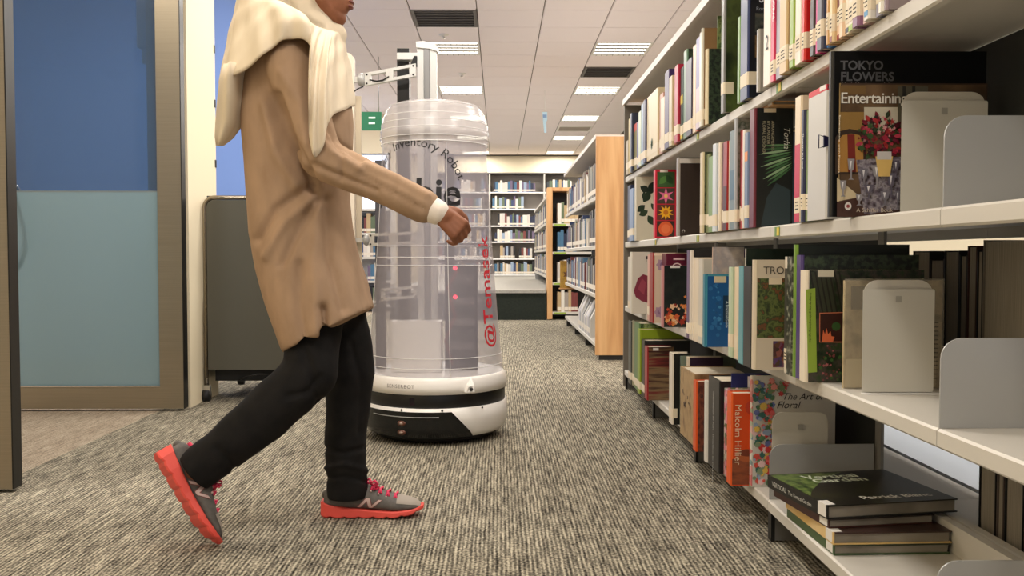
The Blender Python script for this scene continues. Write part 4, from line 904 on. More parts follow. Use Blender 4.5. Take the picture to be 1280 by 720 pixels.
# ---- low bookcase under the far left window
b6 = empty('bookcase', (-1.9, 12, 0)); tag(b6, 'low white bookcase glimpsed between the woman and the robot', 'bookcase')
for zz in (.1, .42, .74, 1.06, 1.38): W(MB().box(-3.2, -1.45, 12.0, 12.28, zz - .03, zz), 'shelf', M_shelf, b6)
for x in (-3.2, -2.3, -1.45): W(MB().box(x, x + .025, 12.0, 12.28, 0, 1.38), 'upright', M_shelf, b6)
W(MB().box(-3.2, -1.42, 12.285, 12.30, 0, 1.38), 'back_panel', M_white, b6)
for i, zz in enumerate((.1, .42, .74, 1.06)): stuff_row('book_row', 'x', -2.25, -1.5, 12.02, zz + .0005, .2, .27, .18, .03, .06, 'books on the %s shelf of the low bookcase behind the robot' % ordinal(i + 1))
# ================================================================== ROBOT
RX, RY = -0.27, 3.78
rb = empty('library_robot', (RX, RY, 0)); tag(rb, 'white library inventory robot with a milky see-through body and aluminium mast', 'robot')
RC = (RX, RY)
def rsh(z): return 0.285 + (0.216 - 0.285) * (z - .27) / (1.206 - .27) - 0.006 * math.sin(PI * (z - .27) / .936)
def onshell(phi, z, off=0.0, rf=rsh):
    r = rf(z) + off; return (RX + r * math.sin(phi), RY - r * math.cos(phi), z)
M_rw = mat((238, 234, 228), .3)
W(MB().lathe([(0, .012), (.25, .012), (.262, .03), (.262, .05), (0, .05)], 64, RC), 'underside', M_black, rb)
def rbase(z): return .300
W(MB().lathe([(.262, .034), (.285, .036), (.298, .055), (.302, .10), (.302, .152), (.292, .153)], 72, RC), 'base_lower', M_rw, rb)
W(MB().lathe([(.292, .150), (.294, .153), (.294, .207), (.292, .210)], 72, RC), 'sensor_stripe', M_black, rb)
W(MB().lathe([(.292, .206), (.302, .207), (.3015, .235), (.296, .262), (.286, .272), (.26, .275), (0, .275)], 72, RC), 'base_upper', M_rw, rb)
# black front panel wrapped round the base
P0 = math.radians(-22); bp = MB(); vs = []; nj, ni = 8, 28
for j in range(nj + 1):
    z = .036 + (.140 - .036) * j / nj; hw = math.radians(57 - 19 * j / nj)
    rr = .3035 if z > .056 else .287 + .0165 * (z - .036) / .02
    for i in range(ni + 1): a = P0 - hw + 2 * hw * i / ni; vs.append((RX + rr * math.sin(a), RY - rr * math.cos(a), z))
W(bp.add(vs, [(j * (ni + 1) + i, j * (ni + 1) + i + 1, (j + 1) * (ni + 1) + i + 1, (j + 1) * (ni + 1) + i) for j in range(nj) for i in range(ni)], 0, True), 'front_panel', mat((10, 12, 13), .12), rb)
for z in (.094, .058):
    rot = Matrix.Rotation(P0, 3, 'Z')
    sn = W(MB().ball((RX + .303 * math.sin(P0), RY - .303 * math.cos(P0), z), (.019, .006, .011), 8, 0, rot), 'charging_contact', mat((96, 60, 46), .3, .3), rb)
    W(MB().ball((RX + .307 * math.sin(P0), RY - .307 * math.cos(P0), z), (.009, .005, .006), 6, 0, rot), 'contact_lens', mat((170, 150, 140), .2, .6), sn)
W(MB().lathe([(.3036, .118), (.3052, .1195), (.3036, .121)], 30, RC, 0, P0 - .5, P0 + .5), 'panel_groove', M_plate, rb)
for a in (-22, 9, 42):
    q = math.radians(a); W(MB().ball((RX + .302 * math.sin(q), RY - .302 * math.cos(q), .1465), .0045, 6), 'screw_hole', M_black, rb)
q = math.radians(-14); W(MB().box(RX + .294 * math.sin(q) - .01, RX + .294 * math.sin(q) + .01, RY - .2965 * math.cos(q), RY - .27, .165, .195), 'camera_window', mat((30, 32, 36), .1), rb)
# camera spout
q = math.radians(30); c0 = Vector((RX + .30 * math.sin(q), RY - .30 * math.cos(q), .236)); ux = Vector((math.cos(q), math.sin(q), 0)); un = Vector((math.sin(q), -math.cos(q), 0)); uz = Vector((0, 0, 1))
pts = [c0 + ux * u + uz * v + un * n_ for u, v, n_ in ((-.022, -.02, -.01), (.016, -.02, -.01), (.016, .034, -.01), (-.008, .008, -.01), (-.022, -.02, .022), (.012, -.02, .026), (.014, .006, .018), (-.014, .002, .024))]
sp = W(MB().add(pts, [(0, 3, 2, 1), (4, 5, 6, 7), (0, 1, 5, 4), (1, 2, 6, 5), (2, 3, 7, 6), (3, 0, 4, 7)]), 'camera_spout', M_rw, rb)
W(MB().ball(c0 + un * .025 - uz * .008 - ux * .002, .007, 8), 'camera_lens', M_black, sp)
# milky body and cap
M_milk = glassy((196, 190, 200), .40, .3, .4); M_milk2 = glassy((222, 216, 216), .48, .25, .5); M_line = glassy((246, 244, 244), .75, .2)
zz = [.272 + (1.206 - .272) * i / 16 for i in range(17)]
W(MB().lathe([(rsh(z), z) for z in zz], 72, RC), 'body_shell', M_milk, rb)
capp = [(.222, 1.207), (.223, 1.225), (.2265, 1.23), (.2265, 1.262), (.223, 1.266), (.223, 1.29), (.2195, 1.294), (.217, 1.318), (.211, 1.322), (.203, 1.346), (.190, 1.366), (.165, 1.379), (.12, 1.386), (.065, 1.388)]
W(MB().lathe(capp, 72, RC), 'cap', M_milk2, rb)
for z in (.79, .745, .712, .345, .305): W(MB().tube([onshell(2 * PI * i / 64, z, .0005) for i in range(64)], .0016, 5, 0, True), 'seam_ring', M_line, rb)
for r_, z in ((.223, 1.208), (.2268, 1.231), (.2235, 1.266), (.220, 1.294), (.2115, 1.322), (.19, 1.366)): W(MB().tube([(RX + r_ * math.sin(2 * PI * i / 64), RY - r_ * math.cos(2 * PI * i / 64), z) for i in range(64)], .0018, 5, 0, True), 'cap_ring', M_line, rb)
for a in (16, -76, 118): W(MB().tube([onshell(math.radians(a), z, .0006) for z in zz], .0014, 5), 'seam_line', M_line, rb)
# lettering on the body
def wraptext(s, fn, size, m, name='lettering', **k):
    v, f = text_shape(s, size, **k)
    return W(MB().add([fn(p[0], p[1]) for p in v], f), name, m, rb)
phi0 = math.radians(-21); zc = .982; RA = .205
def arcfn(x, y):
    a = x / RA; rr = RA + y; s = rr * math.sin(a); z = zc + rr * math.cos(a); return onshell(phi0 + s / rsh(z), z, .0015)
M_let = mat((24, 24, 28), .5)
wraptext('Library Inventory Robot', arcfn, .050, M_let, align='CENTER', spacing=1.02)
wraptext('robbie', lambda x, y: onshell(phi0 + x / rsh(.98 + y), .950 + y, .0015), .155, M_let, align='CENTER', bold=.0035)
M_red = mat((206, 40, 56), .5)
ph1 = math.radians(62)
wraptext('@Temasek', lambda x, y: onshell(ph1 - (y - .02) / rsh(.4 + x), .375 + x, .0015), .098, M_red, bold=.001)
wraptext('SENSERBOT', lambda x, y: (RX + .3028 * math.sin(math.radians(-35) + x / .3), RY - .3028 * math.cos(math.radians(-35) + x / .3), .232 + y), .020, mat((120, 112, 108), .5), spacing=1.2)
# mast, black column, arms
ms = MB()
a = onY(522, 57, RY).x; b = onY(530, 57, RY).x; c = onY(538, 57, RY).x; d_ = onY(546, 57, RY).x
ztop = solveZ(60, RX, RY)
W(MB().box(a, b, RY - .02, RY + .02, .276, ztop), 'mast_rail', M_alu, rb); W(MB().box(c, d_, RY - .02, RY + .02, .276, ztop), 'mast_rail', M_alu, rb)
for y in (-.0225, .0225): W(MB().box(b + .002, c - .002, RY + y - .002, RY + y + .002, .276, ztop), 'mast_web', mat((150, 150, 150), .3, .7), rb)
W(MB().prism([(a - .004, ztop - .004), (a - .004, ztop + .02), (a + .03, ztop + .022), (d_ + .004, ztop + .004), (d_ + .004, ztop - .02), (c, ztop - .01)], 'y', RY - .03, RY + .03), 'mast_head', M_alu, rb)
bx0, bx1 = onY(497, 100, RY + .05).x, onY(512, 100, RY + .05).x
W(MB().box(bx0, bx1, RY + .03, RY + .09, .276, solveZ(62, RX, RY + .05)), 'black_column', M_black, rb)
W(MB().box(bx0 + .004, a + .002, RY - .012, RY + .045, ztop - .05, ztop - .022), 'mast_bracket', M_alu, rb)
def arm(x0, x1, z0, z1, y, name='arm'):
    """slotted aluminium link from x0 to x1"""
    hh = .026; m = MB()
    def q(t, e): return (x0 + (x1 - x0) * t, z0 + (z1 - z0) * t + e)
    for e0, e1 in ((-hh, -hh + .012), (hh - .012, hh)): m.prism([q(0, e0), q(1, e0), q(1, e1), q(0, e1)], 'y', y - .012, y + .012)
    for t0, t1 in ((0, .12), (.42, .56), (.88, 1)): m.prism([q(t0, -hh + .012), q(t1, -hh + .012), q(t1, hh - .012), q(t0, hh - .012)], 'y', y - .012, y + .012)
    A = W(m, name, M_alu, rb)
    for t in (.04, .95):
        for e in (-.018, .018): u, v = q(t, e); W(MB().ball((u, y - .013, v), .004, 5), 'bolt', M_black, A)
    return A
p0 = onY(458, 102, RY); p1 = onY(521, 90, RY)
A = arm(p0.x, p1.x, p0.z, p1.z, RY - .035)
W(MB().tube([(p0.x + .02, RY - .05, p0.z - .002), (p0.x + .05, RY - .052, p0.z - .008), (p0.x + .075, RY - .052, p0.z - .004), (p0.x + .10, RY - .05, p0.z + .012)], .0028, 6), 'cable', M_black, A)
W(MB().tube([(p0.x - .005, RY - .05, p0.z - .03), (p0.x - .03, RY - .05, p0.z - .04), (p0.x - .055, RY - .05, p0.z - .06)], .0025, 6), 'cable', M_black, A)
W(MB().ball((p0.x - .015, RY - .035, p0.z), (.02, .02, .028), 8), 'arm_joint', M_plate, rb)
W(MB().box(p0.x - .06, p0.x - .01, RY - .045, RY - .025, p0.z - .012, p0.z + .012), 'hinge_link', M_alu, rb)
W(MB().prism([(a - .03, p1.z + .02), (a - .012, p1.z + .06), (a, p1.z + .06), (a, p1.z + .02)], 'y', RY - .03, RY), 'cable_guide', M_black, rb)
# antenna panel carried on the left side
ax0, ax1 = onY(405, 70, 3.74).x, onY(443, 70, 3.74).x
W(MB().prism(rrect(ax0, ax1 + .0, .50, solveZ(67, -.6, 3.74), .03, 6), 'y', 3.72, 3.76), 'antenna_panel', mat((238, 226, 208), .45), rb, True)
q0 = onY(452, 130, 3.76); W(MB().box(ax1 - .01, q0.x - .003, 3.762, 3.775, .52, solveZ(120, -.6, 3.76)), 'antenna_back', mat((210, 196, 172), .5), rb)
p2 = onY(458, 300, 3.74)
W(MB().ball((p2.x, 3.74, p2.z), (.016, .018, .024), 8), 'arm_joint', M_plate, rb); W(MB().box(ax1, p2.x, 3.735, 3.75, p2.z - .008, p2.z + .008), 'hinge_link', M_alu, rb)
arm(p2.x + .01, a, p2.z, p2.z + .01, RY - .036); arm(onY(478, 366, RY).x, a, solveZ(368, RX, RY), solveZ(364, RX, RY), RY - .036)
# inside
x0, x1 = onY(491, 400, RY - .06).x, onY(553, 400, RY - .06).x
W(MB().prism(rrect(x0, x1, RY - .14, RY - .035, .012), 'z', .277, solveZ(401, RX, RY - .1)), 'inner_box', M_rw, rb, True)
x0, x1 = onY(561, 380, RY).x, onY(597, 380, RY).x
el = W(MB().box(x0, x1, RY - .06, RY + .05, .277, .715), 'electronics_rack', mat((12, 12, 14), .5), rb)
for z in (.70, .58): W(MB().ball((x0 + .03, RY - .062, z), .009, 6), 'status_light', mat((255, 40, 70), .4, emit=3.0), el)
for z in (.36, .46, .55, .64): W(MB().box(x0 + .01, x1 - .01, RY - .063, RY - .0605, z, z + .03), 'circuit_tray', mat((90, 84, 84), .5), el)
W(MB().tube([(x0 + .02, RY - .07, .3), (x0 - .01, RY - .09, .4), (x0 + .03, RY - .08, .5), (x0, RY - .07, .62), (x0 + .04, RY - .07, .69)], .005, 6), 'cable', mat((120, 30, 34), .5), el)
W(MB().box(d_ + .03, d_ + .07, RY + .02, RY + .06, .277, 1.18), 'rear_column', mat((60, 60, 66), .4, .4), rb)
W(MB().box(bx0 - .09, bx0 - .05, RY - .01, RY + .03, .277, 1.15), 'rear_column', mat((90, 90, 98), .4, .4), rb)
for s in (-1, 1): W(MB().tube([(RX + s * .2, RY, .028), (RX + s * .24, RY, .028)], .027, 16), 'wheel', mat((20, 20, 20), .8), rb)
# ================================================================== TROLLEY
ty = 4.62
tr = empty('trolley', (-1.28, ty, 0)); tag(tr, 'dark grey panelled trolley in a chrome tube frame behind the woman', 'trolley')
xa, xb = onY(256, 300, ty).x, onY(367, 300, ty).x; z0, z1 = solveZ(462, xa, ty), solveZ(247, xa, ty)
for yy, nm in ((ty, 'tube_frame'), (ty + .62, 'tube_frame')):
    pts = [(xa, yy, .075)] + [(xa + .05 * (1 - math.cos(t)), yy, z1 - .05 + .05 * math.sin(t)) for t in [PI / 2 * i / 6 for i in range(7)]] + [(xb - .05 + .05 * math.sin(t), yy, z1 - .05 + .05 * math.cos(t)) for t in [PI / 2 * i / 6 for i in range(7)]] + [(xb, yy, .075)]
    W(MB().tube(pts, .0115, 10), nm, mat((150, 140, 124), .25, .9), tr)
    W(MB().prism(rrect(xa + .012, xb - .012, z0, z1 - .012, .04, 5, (0, 0, 1, 1)), 'y', yy - .008, yy + .008), 'end_panel', mat((86, 84, 74), .5), tr, True)
for zq in (z0 + .02, z0 + .36): W(MB().box(xa + .014, xb - .014, ty + .01, ty + .61, zq, zq + .02), 'shelf', mat((80, 78, 70), .5), tr)
W(MB().box(xa + .03, xb - .05, ty + .05, ty + .55, .10, z0 - .002), 'tray', mat((20, 20, 22), .6), tr)
W(MB().tube([(xa + .16, ty + .02, .11), (xa + .2, ty + .0, .125), (xa + .26, ty - .0, .14), (xa + .34, ty + .02, .142)], .004, 6), 'cable', M_black, tr)
W(MB().box(xa, xb, ty + .04, ty + .06, z1 - .001, z1 + .012), 'top_rail', M_dark, tr)
for xx in (xa, xb):
    for yy in (ty, ty + .62):
        cs = W(MB().tube([(xx - .016, yy, .032), (xx + .016, yy, .032)], .031, 16), 'castor', mat((30, 30, 32), .5), tr)
        W(MB().box(xx - .020, xx + .020, yy - .012, yy + .012, .035, .085), 'castor_fork', M_chrome, cs)
# ================================================================== WALKING PERSON
YC = 2.44
def P(px, py, Y=YC): return onY(px, py, Y)
pe = empty('person', (-.42, YC, 0)); tag(pe, 'person in cream headscarf, long tan tunic and black trousers striding past the robot', 'person')
M_skin = art('noise', [(132, 84, 60), (150, 98, 72)], (25, 25, 25), .55, 0, 3, spec=.3)
M_tunic = art('noise', [(156, 128, 102), (166, 138, 112), (176, 146, 118)], (18, 18, 9), .85, .05, 4, spec=.15)
M_scarf = art('noise', [(214, 198, 172), (226, 212, 188)], (14, 14, 7), .85, .04, 3, spec=.15)
M_trs = art('noise', [(20, 19, 19), (30, 28, 27)], (30, 30, 30), .8, .1, 4, spec=.2)
def seg_d(p, a, b):
    ab = b - a; t = max(0, min(1, (p - a).dot(ab) / max(ab.length_squared, 1e-9))); return (p - a - ab * t).length
def folds(lines, nz_amp=.0, nz_scale=10.0, stretch=(1, 1, 1), gain=1.0):
    """creases of the side turned to the aisle: lines pressed into or raised from the cloth"""
    def flat(p): k = YC / p.y; return Vector((p.x * k, 0, CAMZ + (p.z - CAMZ) * k))
    LN = [[(flat(a), flat(b)) for a, b in zip(pts[:-1], pts[1:])] + [amp * gain, wd] for pts, amp, wd in lines]
    def fn(co, n):
        d = 0.0
        if n.y < .25 and co.y < YC + .12:
            f = flat(co)
            for ln in LN:
                amp, wd = ln[-2:]; m = 9.0
                for a, b in ln[:-2]: m = min(m, seg_d(f, a, b))
                if m < 3 * wd: d += amp * math.exp(-(m / wd) ** 2)
        if nz_amp: d += nz_amp * noise.noise(Vector((co.x * stretch[0], co.y * stretch[1], co.z * stretch[2])) * nz_scale)
        return co + n * d
    return fn
# joints
S_r, E_r, H_r = P(364, 84, 2.285), P(401, 196, 2.245), P(531, 258, 2.200)
S_l, E_l, H_l = P(372, 84, 2.60), P(352, 196, 2.655), P(385, 296, 2.66)
HIP_r, KN_r, AN_r = P(402, 340, 2.40), P(388, 466, 2.345), P(246, 586, 2.305)
HIP_l, KN_l, AN_l = P(416, 330, 2.505), P(438, 462, 2.53), P(433, 612, 2.565)
HC = Vector((-.490, YC, 1.482))                  # centre of the head
# ---- body: one continuous skin
b = MB()
rot0 = Matrix.Rotation(0, 3, 'Y')
b.ball(HC + Vector((-.004, 0, .025)), (.094, .074, .088), 14)                       # skull
b.ball(HC + Vector((.030, 0, -.035)), (.062, .058, .080), 12)                       # face
b.ball(HC + Vector((.052, 0, -.092)), (.028, .030, .024), 10)                       # chin
b.cap(HC + Vector((.020, .048, -.050)), HC + Vector((.052, .016, -.090)), .022, .020); b.cap(HC + Vector((.020, -.048, -.050)), HC + Vector((.052, -.016, -.090)), .022, .020)   # jaw
b.cap(HC + Vector((.086, 0, .012)), HC + Vector((.104, 0, -.026)), .009, .012)      # nose bridge
b.ball(HC + Vector((.101, 0, -.031)), (.014, .016, .010), 8)
for s in (-1, 1):
    b.ball(HC + Vector((.094, s * .012, -.033)), (.009, .008, .007), 8)              # nostril wings
    b.ball(HC + Vector((.078, s * .030, .020)), (.014, .022, .007), 8)               # brow
    b.ball(HC + Vector((.062, s * .040, -.022)), (.020, .018, .018), 8)              # cheek
b.ball(HC + Vector((.087, 0, -.052)), (.013, .023, .0062), 8); b.ball(HC + Vector((.085, 0, -.064)), (.013, .021, .0066), 8)   # lips
b.cap(HC + Vector((-.012, 0, -.06)), P(384, 78), .052, .058)                         # neck
b.cap(P(378, 90), P(390, 300), .095, .10); b.cap(S_r, S_l, .045, .045)
b.cap(S_r, E_r, .042, .034); b.cap(E_r, H_r, .034, .024); b.cap(S_l, E_l, .042, .034); b.cap(E_l, H_l, .034, .024)
for hp, kn, an in ((HIP_r, KN_r, AN_r), (HIP_l, KN_l, AN_l)):
    b.cap(hp, kn, .055, .045); b.cap(kn, an, .045, .033)
def hand(b, wrist, ux, uz, uy, flip=1):
    """ux along the hand, uz towards the back of the hand, uy across towards the thumb"""
    K_ = .86; T = lambda x, y, z: wrist + (ux * x + uy * (y * flip) + uz * z) * K_
    b.cap(T(-.02, 0, 0), T(.018, 0, 0), .022, .025)
    for y in (-.024, -.008, .008, .024): b.cap(T(.012, y * .6, .002), T(.078, y, .004), .013, .0115)
    fl = [(-.029, .028, .021, .017, .0078), (-.010, .036, .025, .019, .0088), (.010, .038, .027, .020, .0090), (.029, .034, .023, .018, .0086)]
    for y, l1, l2, l3, r in fl:
        l1, l2, l3, r = l1 * K_, l2 * K_, l3 * K_, r * .92; a0 = T(.080, y, .003); a = -.85; p1 = a0 + ux * l1 * math.cos(a) + uz * l1 * math.sin(a)
        a -= .95; p2 = p1 + ux * l2 * math.cos(a) + uz * l2 * math.sin(a); a -= .7; p3 = p2 + ux * l3 * math.cos(a) + uz * l3 * math.sin(a)
        b.cap(a0, p1, r * 1.12, r, 10); b.cap(p1, p2, r, r * .94, 10); b.cap(p2, p3, r * .94, r * .8, 10)
    t0, t1, t2, t3 = T(.020, .024, -.006), T(.045, .044, -.012), T(.072, .047, -.020), T(.088, .040, -.030)
    b.cap(t0, t1, .014, .0115, 10); b.cap(t1, t2, .0112, .010, 10); b.cap(t2, t3, .010, .0082, 10)
fw = (H_r - E_r).normalized()
HW = P(547, 264, 2.194)
hx = Vector((.74, .10, -.66)).normalized(); back = Vector((.30, -.90, .22)); back = (back - hx * back.dot(hx)).normalized(); acr = hx.cross(back) * 1.0
if acr.z < 0: acr = -acr                                                            # thumb side forwards and up
b.cap(H_r, HW, .024, .023); hand(b, HW, hx, back, acr)
hx2 = Vector((.15, 0, -.98)).normalized(); back2 = Vector((-.2, .97, 0)); back2 = (back2 - hx2 * back2.dot(hx2)).normalized(); ac2 = hx2.cross(back2)
if ac2.x < 0: ac2 = -ac2
hand(b, H_l, hx2, back2, ac2)
body = blob(b, 'body', M_skin, pe, .0036, 3)
for s in (-1, 1):
    e = W(MB().ball(HC + Vector((.072, s * .031, .002)), (.013, .014, .012), 10), 'eye', mat((232, 228, 222), .3), pe)
    W(MB().ball(HC + Vector((.0815, s * .0315, .002)), (.004, .006, .006), 8), 'iris', mat((40, 24, 18), .2), e)
    W(MB().tube([HC + Vector((.083, s * .016, .022)), HC + Vector((.086, s * .032, .027)), HC + Vector((.074, s * .048, .022))], .003, 6), 'eyebrow', mat((26, 20, 18), .8), pe)
# lips carry their own colour
W(MB().ball(HC + Vector((.0905, 0, -.0525)), (.0105, .021, .0055), 8).ball(HC + Vector((.0885, 0, -.0640)), (.0105, .019, .006), 8), 'lips', mat((120, 62, 54), .45), pe)
# ---- tunic
t = MB()
prof = [(52, 346, 396, .10, 0), (62, 330, 408, .150, 0), (80, 314, 424, .172, 0), (110, 307, 436, .165, 0), (150, 306, 441, .158, 0), (200, 308, 440, .150, 0), (250, 309, 438, .146, 0), (290, 312, 442, .150, .02), (330, 322, 449, .160, .10), (365, 336, 458, .172, .22), (395, 350, 463, .182, .36), (412, 358, 466, .186, .50)]
rings = []
for py, l, r_, dep, tilt in prof:
    A, B = P(l, py), P(r_, py); c = (A + B) / 2; a_ = (B.x - A.x) / 2; ring = []
    for k in range(48):
        q = 2 * PI * k / 48; cx, sy = math.cos(q), math.sin(q); ex = math.copysign(abs(cx) ** .85, cx) * a_; ey = math.copysign(abs(sy) ** .85, sy) * dep
        ring.append(Vector((c.x + ex, YC + ey, c.z + tilt * ex)))
    rings.append(ring)
t.loft(rings)
t.cap(S_r, E_r, .066, .056, 18); t.cap(E_r, P(452, 222, 2.228), .056, .049, 18); t.cap(P(452, 222, 2.228), H_r, .049, .043, 18)
t.cap(S_l, E_l, .062, .052); t.cap(E_l, H_l, .052, .04)
YN = 2.27
L = [([P(345, 120, YN), P(362, 170, YN), P(385, 215, YN), P(392, 240, YN)], -.016, .013), ([P(330, 130, YN), P(345, 190, YN), P(372, 232, YN)], .010, .014), ([P(320, 300, YN), P(345, 262, YN), P(388, 232, YN)], -.012, .012),
     ([P(332, 320, YN), P(356, 280, YN), P(392, 246, YN)], .010, .012), ([P(352, 330, YN), P(372, 290, YN), P(396, 250, YN)], -.010, .010), ([P(410, 250, YN), P(412, 320, YN), P(430, 385, YN)], -.010, .014), ([P(396, 260, YN), P(392, 330, YN), P(398, 420, YN)], .010, .016), ([P(375, 330, YN), P(372, 380, YN), P(380, 425, YN)], -.009, .012), ([P(404, 385, YN), P(406, 430, YN)], -.022, .012),
     ([P(405, 150, 2.19), P(425, 180, 2.19), P(452, 200, 2.19)], -.008, .007), ([P(396, 168, 2.19), P(415, 190, 2.19), P(450, 212, 2.19)], .008, .008), ([P(392, 205, 2.19), P(420, 218, 2.19), P(470, 238, 2.17)], -.008, .008), ([P(455, 205, 2.17), P(495, 222, 2.16), P(535, 244, 2.16)], .006, .008), ([P(450, 218, 2.17), P(490, 240, 2.16), P(530, 262, 2.16)], -.005, .006),
     ([P(420, 175, 2.19), P(428, 200, 2.19), P(425, 225, 2.19)], -.006, .006), ([P(352, 90, 2.24), P(376, 130, 2.2), P(384, 180, 2.2)], .006, .012)]
blob(t, 'tunic', M_tunic, pe, .0072, 8, folds(L, .007, 9, (1, 1, .45), 1.25))
# white under-sleeve cuff
cf = MB(); cf.cap(P(535, 260, 2.198), P(546, 265, 2.194), .0345, .0315, 18)
blob(cf, 'cuff', mat((236, 224, 210), .8, 0, .1), pe, .004, 3)
# ---- trousers
tr_ = MB()
tr_.ball(P(408, 365), (.085, .125, .11), 14)
tr_.cap(HIP_r, KN_r, .068, .073, 18); tr_.cap(KN_r, P(330, 520, 2.325), .073, .068, 18); tr_.cap(P(330, 520, 2.325), P(246, 587, 2.307), .068, .055, 18)
tr_.cap(HIP_l, KN_l, .068, .072, 18); tr_.cap(KN_l, P(433, 540, 2.545), .070, .060, 18); tr_.cap(P(433, 540, 2.545), P(434, 616, 2.562), .060, .056, 18)
LT = [([P(380, 440, 2.28), P(395, 480, 2.28), P(400, 510, 2.28)], -.010, .012), ([P(360, 495, 2.26), P(385, 490, 2.26), P(402, 470, 2.26)], -.008, .008), ([P(405, 560, 2.5), P(430, 566, 2.49), P(458, 560, 2.5)], -.007, .006), ([P(408, 585, 2.51), P(430, 580, 2.5), P(458, 588, 2.51)], .007, .006), ([P(408, 598, 2.51), P(432, 596, 2.5), P(458, 602, 2.51)], -.006, .005), ([P(440, 430, 2.46), P(452, 480, 2.47), P(450, 540, 2.48)], -.006, .01), ([P(270, 560, 2.25), P(290, 580, 2.25), P(300, 600, 2.25)], -.006, .008)]
fT = folds(LT, .006, 12); zhem = solveZ(621, -.42, 2.56); shin = (AN_r - KN_r).normalized(); cutp = P(243, 590, 2.306)
def cuffs(co, n):
    co = fT(co, n)
    if co.y > 2.45 and co.z < zhem: co.z = zhem + (co.z - zhem) * .05
    q = (co - cutp).dot(shin)
    if co.x < -.62 and q > 0: co -= shin * q * .95
    return co
blob(tr_, 'trousers', M_trs, pe, .0072, 6, cuffs)
# ---- headscarf: snug hood, then a cape-like fall with its own hem
h = MB()
h.ball(HC + Vector((-.038, 0, .020)), (.108, .098, .116), 16)
h.cap(HC + Vector((-.062, 0, -.03)), P(362, 52), .098, .085, 18)
h.cap(HC + Vector((-.028, 0, -.100)), P(398, 62), .070, .075, 18)
h.cap(P(419, 44), P(404, 62), .034, .050, 14)
LS = [([P(360, 0, 2.34), P(372, 22, 2.34), P(402, 34, 2.36)], -.008, .008), ([P(345, -10, 2.34), P(352, 20, 2.33), P(380, 38, 2.33)], .007, .009), ([P(330, 10, 2.34), P(345, 28, 2.33), P(372, 44, 2.33)], -.006, .008)]
hood = blob(h, 'headscarf', M_scarf, pe, .0062, 5, folds(LS, .004, 10))
TOP = [(298, -8, 2.44), (300, -8, 2.39), (308, -8, 2.355), (322, -6, 2.338), (338, -2, 2.330), (356, 6, 2.328), (380, 24, 2.335), (392, 31, 2.345), (402, 35, 2.355), (409, 37, 2.365), (414, 38, 2.375), (418, 39, 2.385), (421, 40, 2.395), (424, 41, 2.415), (427, 42, 2.44), (424, 41, 2.47), (400, 34, 2.52), (360, 8, 2.55), (325, -6, 2.545), (302, -8, 2.50)]
BOT = [(275, 104, 2.44), (279, 100, 2.34), (298, 91, 2.262), (324, 72, 2.222), (345, 55, 2.212), (366, 47, 2.212), (389, 58, 2.196), (386, 105, 2.176), (386, 155, 2.170), (391, 193, 2.172), (401, 190, 2.178), (408, 166, 2.196), (414, 146, 2.222), (428, 138, 2.30), (441, 133, 2.42), (438, 132, 2.55), (402, 120, 2.67), (366, 50, 2.675), (325, 72, 2.66), (290, 95, 2.57)]
def crom(p0, p1, p2, p3, t): return 0.5 * ((2 * p1) + (p2 - p0) * t + (2 * p0 - 5 * p1 + 4 * p2 - p3) * t * t + (3 * p1 - p0 - 3 * p2 + p3) * t ** 3)
def resample(C, k):
    V = [P(*c) for c in C]; n = len(V); return [crom(V[i - 1], V[i], V[(i + 1) % n], V[(i + 2) % n], j / k) for i in range(n) for j in range(k)]
KC, KR = 8, 26
tp, bt = resample(TOP, KC), resample(BOT, KC); NC = len(tp); axis = P(372, 60)
outer, inner = [], []
for j in range(KR + 1):
    s = j / KR
    for i in range(NC):
        bk_ = max(0.0, min(1.0, (math.cos(2 * PI * (i / NC - .02)) - .25) / .5)); bk_ = max(bk_, .8 * max(0.0, min(1.0, (math.cos(2 * PI * (i / NC - .70)) - .6) / .3))); sx = (1 - (1 - s) ** 2.0) * (1 - bk_) + s * bk_; sz = s ** 1.25 * (1 - bk_) + s * bk_
        a_, b_ = tp[i], bt[i]; p = Vector((a_.x + (b_.x - a_.x) * sx, a_.y + (b_.y - a_.y) * sx, a_.z + (b_.z - a_.z) * sz))
        rad = Vector((p.x - axis.x, p.y - axis.y, 0)); rad.normalize()
        f = .0075 * math.sin(i * .62 + 1.3 * math.sin(s * 2.2 + i * .09)) * min(1, s * 2.2) + .004 * math.sin(s * 17 + i * .21) * (1 - s) * min(1, s * 6)
        q = p + rad * (f * (1 - .5 * bk_) + .010 * (1 - bk_) * math.sin(PI * s) ** .8) + Vector((0, 0, .006 * math.sin(PI * s)))
        outer.append(q); inner.append(q - rad * .005 - Vector((0, 0, .001)))
n0 = len(outer); fs = []
for j in range(KR):
    for i in range(NC):
        i2 = (i + 1) % NC; fs.append((j * NC + i, j * NC + i2, (j + 1) * NC + i2, (j + 1) * NC + i)); fs.append((n0 + j * NC + i, n0 + (j + 1) * NC + i, n0 + (j + 1) * NC + i2, n0 + j * NC + i2))
for i in range(NC):
    i2 = (i + 1) % NC; e = KR * NC; fs.append((e + i, e + i2, n0 + e + i2, n0 + e + i)); fs.append((i2, i, n0 + i, n0 + i2))
W(MB().add(outer + inner, fs, 0, True), 'scarf_drape', M_scarf, hood, True)
tl = []
